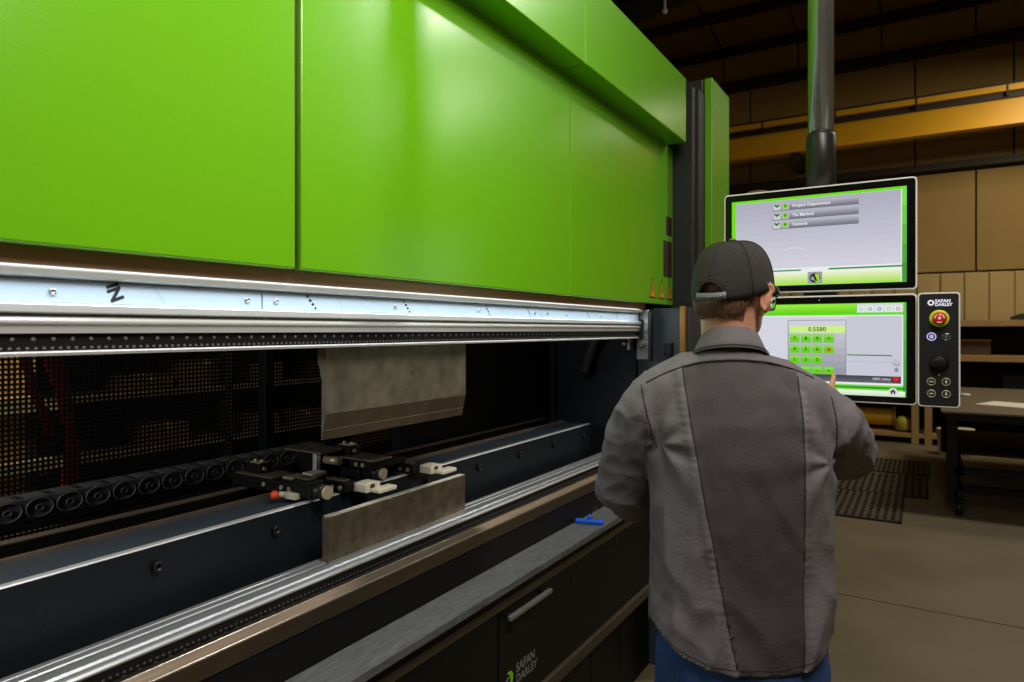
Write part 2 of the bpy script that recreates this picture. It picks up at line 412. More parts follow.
for (ya, yb_, sy) in ((-0.28, 0.8855, (0.06, 0.505, 0.852)), (0.8895, 2.033, (0.921, 1.286, 1.66, 2.0)), (2.037, 2.975, (2.09, 2.241, 2.55, 2.87))):
    mb = MB(); mb.box(-1.146, -1.1402, ya, yb_, 1.6625, 1.6970, M['film'])
    y = ya + 0.12
    marks = [p for p in (0.583 - 0.43, 0.583, 1.008, 1.324, 1.70, 1.95, 2.42, 2.71) if ya + 0.03 < p < yb_ - 0.05]
    for p in marks:
        if p < 0.9:
            mb.text('Ni', 0.030, face_x(-1.1399, p + 0.022, 1.6685) @ Matrix.Rotation(math.radians(112), 4, 'Z'), M['ink'], bold=0.0014, align='LEFT')
        else:
            for q_ in range(4):                           # worn, unreadable print running down the film
                yy, zz, r_ = p - 0.004 + 0.0075 * q_, 1.693 - 0.0085 * q_, 0.0042 - 0.0006 * abs(q_ - 1.3)
                mb.poly([(-1.1399, yy + r_ * (0.9 + 0.4 * math.sin(3 * k_ + q_)) * math.cos(k_ * pi / 4), zz + r_ * math.sin(k_ * pi / 4)) for k_ in range(8)], M['ink'])
        for q_ in range(11):
            yy, zz = p + 0.082 + 0.0018 * q_, 1.6935 - 0.0026 * q_
            mb.poly([(-1.1399, yy - 0.0016, zz - 0.0004), (-1.1399, yy + 0.0014, zz + 0.0003), (-1.1399, yy + 0.0016, zz + 0.0011), (-1.1399, yy - 0.0012, zz + 0.0004)], M['greyink'])
    f = mb.build('film_strip', None, PB)
    for s_ in sy:
        q = MB(); q.lathe((-1.1402, s_, 1.679), (1, 0, 0), [(0, 0.0058), (0.0025, 0.0056), (0.0036, 0.004), (0.0036, 0.0022), (0.0022, 0.002)], M['alu'], 14)
        q.build('screw', None, f)
mb = MB(); mb.box(-1.134, -1.1265, Y0, 2.95, 1.7146, 1.7168, M['led'])  # glowing line added as the lip's bright white top edge
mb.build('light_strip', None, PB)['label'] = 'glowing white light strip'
led = area('strip_light', (-1.115, 1.33, 1.712), (-0.98, 1.33, 1.2), 3.2, 0.02, 4.2, (0.90, 0.96, 1.0))  # added lamp without a fixture, tilted to light shirt and rails
zz_ = -Vector((0.62, 0, -0.8)).normalized(); xx_ = Vector((0, 1, 0)); yy_ = zz_.cross(xx_)
led.rotation_euler = Matrix((xx_, yy_, zz_)).transposed().to_euler()

# guide bracket at the rail's far end
mb = MB()
mb.box(-1.16, -1.10, 3.00, 3.03, 1.48, 1.715, M['pole'], 0.004)
mb.box(-1.10, -1.085, 2.995, 3.025, 1.47, 1.70, M['iron'], 0.003)
mb.box(-1.175, -1.125, 2.985, 3.005, 1.58, 1.67, M['black'], 0.004)
mb.cyl((-1.125, 2.99, 1.555), (-1.125, 2.975, 1.555), 0.012, M['alu'])
mb.build('rail_bracket', None, PB)
mb = MB(); mb.box(-1.215, -1.20, 3.02, 3.06, 1.525, 1.60, M['alu'], 0.002); mb.box(-1.235, -1.215, 3.02, 3.06, 1.54, 1.58, M['iron'], 0.003)
mb.cyl((-1.225, 3.02, 1.555), (-1.225, 3.005, 1.555), 0.008, M['alu'], 12)
mb.build('stop_bracket', None, PB)

# right side frame, black column, green side cover
mb = MB()
mb.box(-1.67, -1.20, 3.10, 3.5, 0.0, 1.74, M['navy'])
mb.box(-1.20, -0.94, 3.12, 3.5, 0.0, 1.725, M['navy_light'], 0.003)
mb.build('side_frame', None, PB)
mb = MB(); mb.box(-1.046, -1.028, 3.10, 3.125, 1.50, 1.54, M['black']); mb.box(-1.055, -1.02, 3.09, 3.125, 1.50, 1.56, M['iron'], 0.003); mb.build('small_block', None, PB)
mb = MB(); mb.box(-0.985, -0.955, 3.095, 3.13, 1.45, 1.735, M['brass'], 0.003); mb.box(-0.99, -0.95, 3.09, 3.135, 1.735, 1.76, M['black'], 0.003); mb.build('brass_bar', None, PB)
mb = MB(); mb.box(-1.45, -1.0, 3.362, 3.55, 1.726, 2.853, M['black_tex'], 0.004); mb.box(-1.10, -0.985, 3.42, 3.538, 1.75, 2.853, M['black_tex'], 0.003); mb.build('column', None, PB)
mb = MB(); mb.box(-0.99, -0.95, 3.54, 3.90, 0.6, 2.945, M['green_side'], 0.004); mb.build('side_cover', None, PB)
mb = MB(); mb.box(-1.6, -0.99, 3.5, 3.88, 0.0, 2.93, M['black_tex'], 0.004); mb.build('control_cabinet', None, PB)
mb = MB(); mb.box(-1.70, -1.66, 1.90, 3.12, 0.3, 2.0, M['navy']); mb.box(-1.66, -1.63, 3.06, 3.10, 0.6, 1.9, M['navy'], 0.002); mb.build('rear_panel', None, PB)
mb = MB()                                   # corrugated hose in the corner of the opening
pts = [Vector((-1.365 - 0.075 * k / 20 - 0.012 * math.sin(pi * k / 20), 3.0 + 0.03 * math.sin(k / 8), 1.60 - 0.19 * k / 20)) for k in range(21)]
pp, rr = [], []
for k in range(120):
    f = k / 119 * 20; a = int(min(19, f)); pp.append(pts[a].lerp(pts[a + 1], f - a)); rr.append(0.019 + (0.004 if k % 4 < 2 else 0))
mb.tube([(-1.33, 3.0, 1.66)] + pp, [0.017] + rr, M['chain'], 12)
mb.tube([pts[-1], pts[-1] + Vector((-0.01, 0.05, -0.02)), pts[-1] + Vector((-0.01, 0.11, 0.02))], 0.014, M['black'], 10)
mb.build('hose', None, PB)
mb = MB(); mb.box(-1.69, -1.2, -0.42, -0.30, 0, 2.0, M['navy']); mb.build('side_frame', None, PB)

# bed: bolted plate, rear beam, tray, slotted table rails, ledge, lower covers
mb = MB()
mb.box(-1.338, -1.32, -0.3, 2.83, 0.85, 1.185, M['navy'], 0.0015)
mb.prism([(-1.339, 1.185), (-1.3195, 1.185), (-1.3215, 1.1875), (-1.337, 1.1875)], -0.3, 2.83, M['alu_matt'])
bp = mb.build('bed_plate', None, PB)
mb = MB(); mb.tube([(-1.3198, 0.572, 1.140), (-1.3198, 0.586, 1.112), (-1.3198, 0.572, 1.084), (-1.3198, 0.558, 1.112)], 0.0006, M['mark'], 6, closed=True); mb.build('diamond_mark', None, bp)
for y in (0.193, 0.483, 0.773, 1.063, 1.353, 1.635, 1.918, 2.193, 2.468, 2.75):
    q = MB(); q.lathe((-1.3205, y, 1.144), (1, 0, 0), [(0, 0.0115), (0.011, 0.0115), (0.0125, 0.010), (0.0125, 0.006), (0.006, 0.0055)], M['iron'], 18); q.build('bolt', None, bp)
mb = MB()
mb.box(-1.475, -1.3385, -0.3, 2.87, 0.95, 1.1795, M['navy_light'], 0.001)
mb.prism([(-1.488, 1.14), (-1.4755, 1.14), (-1.4755, 1.187), (-1.488, 1.187)], -0.3, 2.87, M['dull'])
mb.box(-1.60, -1.575, -0.3, 2.87, 1.05, 1.187, M['black']); mb.box(-1.602, -1.573, -0.3, 2.87, 1.187, 1.190, M['dull'])
mb.box(-1.575, -1.488, -0.3, 2.87, 1.0, 1.12, M['black'])
mb.build('gauge_beam', None, PB)
mb = MB(); mb.box(-1.935, -1.825, -0.3, 2.9, 1.140, 1.1515, M['black'])
for y in (0.0, 1.4, 2.8): mb.box(-1.90, -1.86, y - 0.02, y + 0.02, 0, 1.1405, M['black'])
mb.build('chain_tray', None, PB)
mb = MB()                                   # table rails
mb.prism([(-1.262, 0.98), (-1.262, 1.058), (-1.2585, 1.0615), (-1.2500, 1.0615), (-1.2490, 1.0655), (-1.2450, 1.0680), (-1.2330, 1.0680), (-1.2320, 1.0665), (-1.2300, 1.0665), (-1.2290, 1.0680), (-1.2115, 1.0680), (-1.2095, 1.0660), (-1.2090, 0.98)], Y0, 3.08, M['rail'])
mb.prism([(-1.1985, 0.98), (-1.1985, 1.0665), (-1.1970, 1.0680), (-1.1780, 1.0675), (-1.1735, 1.0640), (-1.1700, 1.0638), (-1.1660, 1.0662), (-1.1610, 1.0664), (-1.1560, 1.0645), (-1.1522, 1.0610), (-1.1515, 1.0580), (-1.1560, 1.0560), (-1.1560, 0.98)], Y0, 3.08, M['rail'])
mb.box(-1.2089, -1.1986, Y0, 3.08, 0.98, 1.045, M['black'])
mb.build('table_rail', None, PB)
mb = MB(); mb.box(-1.1555, -1.153, Y0, 3.08, 0.99, 1.0555, M['black'])
y = Y0 + 0.008
while y < 3.07:
    mb.box(-1.1535, -1.1518, y - 0.0021, y + 0.0021, 1.0405, 1.0440, M['chain']); y += 0.0114
y = Y0 + 0.012
while y < 3.07:
    mb.ell((-1.1528, y, 1.0330), (0.0012, 0.0034, 0.0034), M['chain'], 8, 4); y += 0.0275
mb.build('slotted_strip', None, PB)
mb = MB(); mb.prism([(-1.150, 0.975), (-1.150, 1.036), (-1.1270, 1.040), (-1.1250, 1.0400), (-1.1115, 1.0265), (-1.1100, 1.0240), (-1.1100, 0.988), (-1.116, 0.985)], Y0, 3.10, M['steel_warm']); mb.build('front_rail', None, PB)
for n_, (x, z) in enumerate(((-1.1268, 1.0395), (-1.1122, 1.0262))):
    mb = MB(); mb.tube([(x, Y0, z), (x, 3.10, z)], 0.0013, M['tool_edge'], 6); mb.build('edge_bead', None, PB)  # thin bright lines added along the rail's two edges
mb = MB(); mb.box(-1.315, -1.1135, Y0, 3.10, 0.62, 0.984, M['black']); mb.build('bed_body', None, PB)
mb = MB()
mb.box(-1.113, -1.0, Y0, 3.10, 0.893, 0.904, M['ledge'], 0.003)
for y0_, y1_ in ((Y0, 1.470), (1.476, 1.929), (1.934, 2.062), (2.067, 3.10)):
    mb.box(-1.006, -0.998, y0_, y1_, 0.882, 0.904, M['ledge'], 0.002)
mb.build('front_ledge', None, PB)
mb = MB(); mb.box(-1.113, -1.035, Y0, 3.10, 0.842, 0.893, M['black'])
mb.prism([(-1.06, 0.845), (-1.033, 0.842), (-1.028, 0.820), (-1.06, 0.818)], Y0, 3.12, M['trim']); mb.build('cover_trim', None, PB)
for ya, yb_, dr in ((-0.3, 1.594, 0), (1.600, 3.12, 1)):
    mb = MB(); mb.box(-1.075, -1.03, ya, yb_, 0.513, 0.8175, M['cover'], 0.003)
    d = mb.build('cover_door' if dr else 'lower_cover', None, PB)
    if dr:
        q = MB()
        q.box(-1.012, -0.998, 1.615, 1.865, 0.792, 0.806, M['slot'], 0.003)
        for yy in (1.635, 1.845): q.box(-1.031, -1.0, yy - 0.008, yy + 0.008, 0.793, 0.804, M['iron'])
        q.build('handle', None, d)
        q = MB(); q.tube([(-1.0298, 1.66, 0.78), (-1.0298, 1.66, 0.745), (-1.0298, 1.68, 0.725), (-1.0298, 1.75, 0.725), (-1.0298, 1.765, 0.745), (-1.0298, 1.765, 0.785)], 0.0022, M['black'], 6); q.build('lock_outline', None, d)
        q = MB()
        q.text('SAFAN', 0.037, face_x(-1.0288, 1.692, 0.618), M['slot'], bold=0.0014)
        q.text('DARLEY', 0.035, face_x(-1.0288, 1.692, 0.585), M['slot'], bold=0.0013)
        def crescent(cy, cz, r, m, s):
            P_ = [(-1.0288, cy + s * r * math.cos(a), cz + r * math.sin(a)) for a in [pi * (-0.35 + 0.95 * k / 12) for k in range(13)]]
            P_ += [(-1.0288, cy + s * (r * 0.62 * math.cos(a) - 0.006), cz + r * 0.72 * math.sin(a)) for a in [pi * (-0.35 + 0.95 * k / 12) for k in range(12, -1, -1)]]
            n = len(P_) // 2; k = q.mi(m)
            vv = [q.bm.verts.new(p) for p in P_]
            for j in range(n - 1): q.face((vv[j], vv[j + 1], vv[2 * n - 2 - j], vv[2 * n - 1 - j]), k)
        crescent(1.652, 0.604, 0.024, M['green'], 1); crescent(1.652, 0.590, 0.024, M['slot'], -1)
        q.build('badge', None, d)
        for yy, zz in ((2.071, 0.768), (2.447, 0.794)):
            q = MB(); q.box(-1.03, -1.0285, yy - 0.014, yy + 0.014, zz - 0.02, zz + 0.02, M['black'], 0.0005); q.cyl((-1.029, yy, zz), (-1.0265, yy, zz), 0.007, M['iron'], 12); q.build('lock', None, d)
mb = MB(); mb.prism([(-1.12, 0.515), (-1.055, 0.515), (-1.030, 0.508), (-1.024, 0.500), (-1.024, 0.462), (-1.045, 0.448), (-1.12, 0.448)], Y0, 3.12, M['trim']); mb.build('step_bar', None, PB)['label'] = 'dull brown bumper bar'
mb = MB(); mb.box(-1.30, -1.14, Y0, 3.12, 0.0, 0.449, M['cover'], 0.003)
for yy in (2.2, 2.5, 2.8): mb.box(-1.141, -1.138, yy - 0.05, yy + 0.05, 0.12, 0.36, M['black'], 0.001)
mb.build('kick_panel', None, PB)

# ---------------------------------------------------------------- punch and die
t = thing('punch', (-1.205, 1.38, 1.36), 'worn steel punch blade clamped under the silver upper rail', 'tool')
mb = MB()
prof = [(-1.212, 1.5800), (-1.185, 1.5800), (-1.185, 1.424), (-1.1945, 1.385), (-1.1975, 1.3635), (-1.1990, 1.3625), (-1.2005, 1.365), (-1.1995, 1.40), (-1.1985, 1.50), (-1.204, 1.525), (-1.212, 1.545)]
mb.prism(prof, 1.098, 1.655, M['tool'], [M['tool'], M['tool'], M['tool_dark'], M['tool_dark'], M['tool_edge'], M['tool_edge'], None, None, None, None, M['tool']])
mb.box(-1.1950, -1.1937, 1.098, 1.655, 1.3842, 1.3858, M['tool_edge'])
mb.build('blade', None, t)
mb = MB(); mb.box(-1.210, -1.190, 1.10, 1.653, 1.5795, 1.5804, M['tool_edge']); mb.build('tang', None, t)
mb = MB(); mb.text('1:5', 0.018, face_x(-1.1847, 1.392, 1.524), M['tool_dark'], bold=0.0005); mb.text('X8', 0.018, face_x(-1.1847, 1.394, 1.503), M['tool_dark'], bold=0.0005)
mb.text('26 / 86', 0.010, face_x(-1.1847, 1.37, 1.474), M['tool_dark']); mb.build('engraving', None, t)
t = thing('die', (-1.211, 1.38, 1.068), 'narrow upright steel die bar standing in the silver table slot', 'tool')
mb = MB(); prof = [(-1.2225, 1.0681), (-1.2003, 1.0681), (-1.2003, 1.1765), (-1.2018, 1.1780), (-1.2075, 1.1780), (-1.2113, 1.1715), (-1.2151, 1.1780), (-1.2210, 1.1780), (-1.2225, 1.1765)]
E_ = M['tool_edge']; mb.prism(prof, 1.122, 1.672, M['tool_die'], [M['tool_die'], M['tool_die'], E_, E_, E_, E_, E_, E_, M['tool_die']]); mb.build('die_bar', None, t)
mb = MB(); mb.box(-1.2085, -1.2005, 1.124, 1.67, 1.0455, 1.0681, M['tool_die']); mb.build('tang', None, t)
mb = MB(); mb.box(-1.2004, -1.1995, 1.122, 1.672, 1.0682, 1.0705, M['tool_edge']); mb.build('bottom_edge', None, t)

# ---------------------------------------------------------------- back gauges
def finger(g, y0):
    q = MB(); q.box(-1.300, -1.252, y0 - 0.005, y0 + 0.050, 1.1885, 1.2125, M['cream'], 0.003)
    q.box(-1.290, -1.256, y0 + 0.004, y0 + 0.030, 1.2120, 1.2155, M['cream'], 0.001)
    q.box(-1.2535, -1.220, y0 + 0.012, y0 + 0.080, 1.1885, 1.2000, M['cream'], 0.003)
    q.box(-1.2525, -1.2505, y0 + 0.010, y0 + 0.026, 1.2005, 1.2105, M['brown'])
    q.build('finger', None, g)['label'] = 'pale stop finger'
def arm(g, y0, x0):
    q = MB(); q.box(x0, -1.296, y0 - 0.020, y0 + 0.022, 1.1910, 1.2180, M['black'], 0.003)
    q.box(x0 + 0.02, -1.31, y0 - 0.010, y0 + 0.012, 1.2175, 1.2205, M['dull'])
    for x in (-1.315, -1.345): q.cyl((x, y0 - 0.0195, 1.203), (x, y0 - 0.0235, 1.203), 0.006, M['galv'], 10)
    for k in range(5): q.cyl((-1.32 - 0.022 * k, y0 + 0.001, 1.2200), (-1.32 - 0.022 * k, y0 + 0.001, 1.2240), 0.005, M['iron'], 10)
    q.build('arm', None, g)
def motor(g, x0, x1, y, z, r):
    q = MB(); q.cyl((x0, y, z), (x1 - 0.008, y, z), r, M['iron'], 20); q.cyl((x1 - 0.008, y, z), (x1, y, z), r * 0.85, M['galv'], 20)
    q.box(x0 - 0.05, x0 + 0.02, y - r * 1.15, y + r * 1.15, z - r * 0.9, z + r * 1.3, M['black'], 0.004); q.box(x0 - 0.04, x0 + 0.005, y - r * 0.7, y + r * 0.7, z + r * 1.3, z + r * 1.3 + 0.004, M['dull'], 0.001)
    q.build('motor', None, g)
def block(g, x, y, z):
    q = MB(); q.box(x - 0.032, x + 0.032, y - 0.022, y + 0.022, z, z + 0.026, M['black'], 0.003); q.box(x - 0.022, x + 0.022, y - 0.014, y + 0.014, z + 0.0255, z + 0.029, M['galv'], 0.001)
    for dx in (-0.014, 0.014): q.ell((x + dx, y, z + 0.030), (0.006, 0.006, 0.006), M['galv'], 10, 6)
    q.cyl((x + 0.032, y - 0.008, z + 0.012), (x + 0.036, y - 0.008, z + 0.012), 0.006, M['galv'], 10); q.build('connector_block', None, g)
g = thing('back_gauge', (-1.45, 1.25, 1.19), 'nearer black back gauge with an orange-capped switch and a pale finger', 'back gauge', 'back gauges on the rear beam')
finger(g, 1.305); arm(g, 1.288, -1.40)
q = MB(); q.box(-1.64, -1.375, 1.175, 1.262, 1.1905, 1.2235, M['black'], 0.004); q.box(-1.60, -1.54, 1.262, 1.290, 1.1905, 1.2150, M['black'], 0.003)
for x in (-1.40, -1.43, -1.50): q.cyl((x, 1.174, 1.209), (x, 1.170, 1.209), 0.006, M['galv'], 10)
q.cyl((-1.3745, 1.19, 1.21), (-1.371, 1.19, 1.21), 0.007, M['galv'], 10); q.cyl((-1.3745, 1.235, 1.21), (-1.371, 1.235, 1.21), 0.007, M['galv'], 10); q.build('carriage', None, g)
q = MB(); q.box(-1.63, -1.48, 1.180, 1.258, 1.2230, 1.2270, M['dull'], 0.001); q.build('cover_plate', None, g)['label'] = 'dull brown plate'
q = MB(); q.box(-1.46, -1.385, 1.20, 1.25, 1.2230, 1.2300, M['galv'], 0.002); q.box(-1.44, -1.40, 1.25, 1.30, 1.2230, 1.2330, M['cream'], 0.002); q.build('bracket', None, g)
block(g, -1.575, 1.215, 1.2270); motor(g, -1.33, -1.27, 1.185, 1.213, 0.020)
q = MB(); q.ell((-1.400, 1.128, 1.2025), (0.0115, 0.0115, 0.0115), M['orange'], 12, 8); q.cyl((-1.400, 1.132, 1.2025), (-1.385, 1.150, 1.2015), 0.0075, M['cream'], 10); q.box(-1.395, -1.350, 1.148, 1.172, 1.1905, 1.2060, M['cream'], 0.002); q.build('end_switch', None, g)['label'] = 'switch with an orange cap'
g = thing('back_gauge', (-1.45, 1.45, 1.19), 'farther black back gauge with a tall tower plate behind the punch', 'back gauge', 'back gauges on the rear beam')
finger(g, 1.578); arm(g, 1.560, -1.46)
q = MB(); q.box(-1.575, -1.425, 1.302, 1.392, 1.2740, 1.2800, M['dull'], 0.002); q.box(-1.555, -1.47, 1.335, 1.388, 1.1905, 1.2738, M['black'], 0.004)
q.box(-1.470, -1.455, 1.312, 1.330, 1.2150, 1.2738, M['alu_matt'], 0.003); q.cyl((-1.455, 1.345, 1.252), (-1.395, 1.345, 1.252), 0.012, M['galv'], 16); q.box(-1.47, -1.452, 1.333, 1.360, 1.1905, 1.268, M['black'], 0.003); q.build('tower', None, g)
q = MB(); q.box(-1.47, -1.29, 1.365, 1.445, 1.2560, 1.2610, M['dull'], 0.002); q.box(-1.45, -1.31, 1.375, 1.440, 1.2300, 1.2558, M['black'], 0.003)
for x in (-1.335, -1.36): q.cyl((x, 1.374, 1.243), (x, 1.370, 1.243), 0.006, M['galv'], 10)
q.build('upper_plate', None, g)
q = MB(); q.box(-1.60, -1.37, 1.395, 1.538, 1.1905, 1.2298, M['black'], 0.004); q.box(-1.44, -1.32, 1.448, 1.535, 1.225, 1.243, M['black'], 0.003); q.build('carriage', None, g)
block(g, -1.43, 1.41, 1.2610); motor(g, -1.36, -1.305, 1.425, 1.213, 0.018)

# ---------------------------------------------------------------- energy chain
t = thing('energy_chain', (-1.88, 0.9, 1.152), 'black linked cable chain lying on the tray behind the gauge beam', 'cable chain')
def link(y, x=-1.88, z=1.186):
    q = MB()
    for sx in (-0.03, 0.03):
        q.box(x + sx - 0.004, x + sx + 0.004, y - 0.036, y + 0.036, z - 0.027, z + 0.027, M['chain'], 0.003)
        ring = [(x + sx + (0.006 if sx > 0 else -0.006), y + 0.030 * math.cos(a), z + 0.023 * math.sin(a)) for a in [2 * pi * k / 20 for k in range(20)]]
        q.tube(ring, 0.0030, M['chain'], 6, closed=True)
        q.tube([(p[0], y + (p[1] - y) * 0.28, z + (p[2] - z) * 0.28) for p in ring], 0.0025, M['chain'], 6, closed=True)
    q.box(x - 0.03, x + 0.03, y - 0.02, y + 0.02, z + 0.022, z + 0.028, M['chain'], 0.001); q.box(x - 0.03, x + 0.03, y - 0.02, y + 0.02, z - 0.034, z - 0.022, M['chain'], 0.001)
    return q.build('link', None, t)
first = link(0.45)
for k in range(1, 19):
    c = first.copy(); COL.objects.link(c); c.parent = t; c.location = (0, 0.068 * k, 0)

# ---------------------------------------------------------------- rear guard fence, things behind it
t = thing('rear_guard', (-2.3, 1.5, 0), 'black wire mesh guard fence behind the machine', 'fence')
mb = MB()
y = 0.0
while y < 3.0:
    mb.box(-2.302, -2.299, y, y + 0.0068, 0.75, 2.2, M['wire']); y += 0.0150
z = 0.75
while z < 2.2:
    mb.box(-2.299, -2.296, 0.0, 3.0, z, z + 0.0072, M['wire']); z += 0.0150
mb.build('wire_mesh', None, t)
for y in (0.0, 1.79, 3.0):
    mb = MB(); mb.box(-2.30, -2.25, y - 0.022, y + 0.022, 0, 2.24, M['navy'], 0.003); mb.build('post', None, t)
for z in (0.74, 2.2):
    mb = MB(); mb.box(-2.315, -2.285, 0, 3.0, z - 0.02, z + 0.02, M['navy'], 0.003); mb.build('cross_rail', None, t)

t = thing('storage_rack', (-4.2, 2.9, 0), 'dark storage rack with loaded shelves seen through the mesh', 'rack')
for y in (0.9, 2.65, 4.4):
    for x in (-4.45, -3.75):
        mb = MB(); mb.box(x - 0.03, x + 0.03, y - 0.03, y + 0.03, 0, 2.4, M['dark_steel'], 0.003); mb.build('upright', None, t)
for z in (0.55, 0.95, 1.27, 1.58):
    mb = MB(); mb.box(-4.45, -3.72, 0.87, 4.43, z - 0.025, z, M['dull'], 0.003); mb.build('shelf', None, t)
mb = MB(); mb.box(-4.50, -4.485, 0.87, 4.43, 0.1, 2.6, M['black']); mb.build('back_sheet', None, t)  # black sheet added so the view through the mesh stays dark
spots = [(2.95, .95), (3.35, .95), (3.62, 1.27), (3.0, 1.27), (2.3, .95), (2.2, 1.27), (3.6, .55), (4.1, .95), (2.55, 1.27), (4.05, 1.27)]
lab = ['second shelf from the bottom, left of the post', 'second shelf from the bottom, behind the fence post', 'third shelf, right of the post', 'third shelf, just left of the fence post',
       'second shelf, by the red strap', 'third shelf, nearest the red strap', 'lowest shelf', 'second shelf, farthest along', 'third shelf, between two others', 'third shelf, farthest along']
for k, (y, z) in enumerate(spots):
    w_, h_ = random.uniform(.13, .19), random.uniform(.08, .17)
    mb = MB(); mb.box(-4.05, -3.80, y - w_, y + w_, z + 0.0005, z + h_, M['card'], 0.004); mb.box(-4.052, -3.798, y - 0.02, y + 0.02, z + h_ - .03, z + h_ + 0.001, M['wood'])
    tag(mb.build('cardboard_box', None), 'brown carton behind the mesh on the ' + lab[k], 'box', 'cartons on the rear storage rack')
t = thing('steel_rack', (-3.53, 1.15, 0), 'shiny flat steel bars on a three-tier stand behind the mesh at far left', 'rack')
for y in (0.8, 1.5):
    mb = MB(); mb.box(-3.58, -3.565, y - 0.02, y + 0.02, 0, 1.34, M['dark_steel'])
    for z in (0.655, 0.965, 1.235): mb.box(-3.566, -3.48, y - 0.02, y + 0.02, z - 0.02, z - 0.0005, M['dark_steel'])
    mb.build('stand', None, t)
for z, n_ in ((0.655, 3), (0.965, 2), (1.235, 3)):
    for k in range(n_):
        mb = MB(); mb.box(-3.56, -3.49, 0.70, 1.62 - 0.05 * k, z + 0.027 * k, z + 0.027 * k + 0.024, M['galv'], 0.004); mb.build('steel_bar', None, t)
mb = MB(); mb.box(-3.63, -3.59, 1.05, 1.52, 0.2, 2.1, M['wood'], 0.004); mb.box(-3.68, -3.585, 1.05, 1.52, 0, 0.21, M['wood'], 0.004)
tag(mb.build('timber_board', None), 'upright tan timber board behind the mesh at far left', 'board')
mb = MB()
pts = [(-2.62 + 0.01 * math.sin(k), 1.10 + 0.012 * k + 0.015 * math.sin(k * 0.9), 2.2 - 0.11 * k) for k in range(14)]
mb.tube(pts, [0.028 + 0.008 * math.sin(k * 1.3) for k in range(14)], M['red'], 8)
mb.tube([(-2.62, 1.02, 1.75), (-2.62, 1.06, 1.6), (-2.62, 1.10, 1.42), (-2.62, 1.16, 1.25)], 0.016, M['red'], 8)
mb.tube([(-2.62, 1.10, 2.19), (-2.5, 1.10, 2.26), (-2.34, 1.10, 2.262)], 0.012, M['red'], 8)
tag(mb.build('red_strap', None), 'red strap hanging from the top of the mesh fence', 'strap')

# ---------------------------------------------------------------- blue pin on the ledge
t = thing('blue_scraper', (-1.06, 2.26, 0.904), 'bright blue plastic scraper lying on the grey front ledge', 'tool')
mb = MB(); R = Matrix.Rotation(math.radians(16), 3, 'Z')
mb.box(-1.108, -1.004, 2.246, 2.270, 0.9045, 0.920, M['blue'], 0.005, R); mb.build('blade', None, t)
mb = MB(); mb.cyl((-1.06, 2.262, 0.918), (-1.055, 2.268, 0.935), 0.007, M['blue'], 10); mb.tube([(-1.055, 2.268, 0.933), (-1.050, 2.285, 0.95), (-1.045, 2.31, 0.962)], 0.0022, M['iron'], 6); mb.build('stem', None, t)

# ================================================================ operator terminal
OT = thing('operator_terminal', (-0.288, 2.38, 2.0), 'touch screen operator terminal hanging from a grey pole beside the press brake', 'control terminal')
mb = MB(); mb.cyl((-0.288, 2.38, 2.20), (-0.288, 2.38, 3.82), 0.039, M['pole'], 32); mb.build('pole', None, OT)
mb = MB(); mb.lathe((-0.288, 2.38, 2.02), (0, 0, 1), [(0, 0.045), (0.228, 0.045), (0.234, 0.043), (0.234, 0.039)], M['pole_dark'], 32); mb.build('pole_sleeve', None, OT)
mb = MB(); mb.tube([(-0.288, 2.38, 3.80), (-0.288, 2.38, 3.88), (-1.30, 2.55, 3.88), (-1.30, 2.55, 2.885)], 0.05, M['pole_dark'], 16); mb.build('boom_arm', None, OT)
mb = MB()
mb.box(-0.338, -0.238, 2.345, 2.42, 1.45, 2.03, M['pole_dark'], 0.006); mb.box(-0.42, -0.15, 2.335, 2.36, 1.80, 1.98, M['black'], 0.004); mb.box(-0.42, -0.15, 2.335, 2.36, 1.48, 1.66, M['black'], 0.004)
mb.box(-0.15, 0.06, 2.345, 2.37, 1.52, 1.60, M['black'], 0.004); mb.build('bracket', None, OT)
mb = MB(); mb.lathe((-0.50, 2.46, 2.03), (0, 0, 1), [(0, 0.03), (0.03, 0.065), (0.055, 0.062), (0.075, 0.035), (0.08, 0.005)], M['card'], 24); mb.cyl((-0.338, 2.40, 2.01), (-0.50, 2.46, 2.035), 0.02, M['pole_dark'], 12); mb.build('beacon_housing', None, OT)

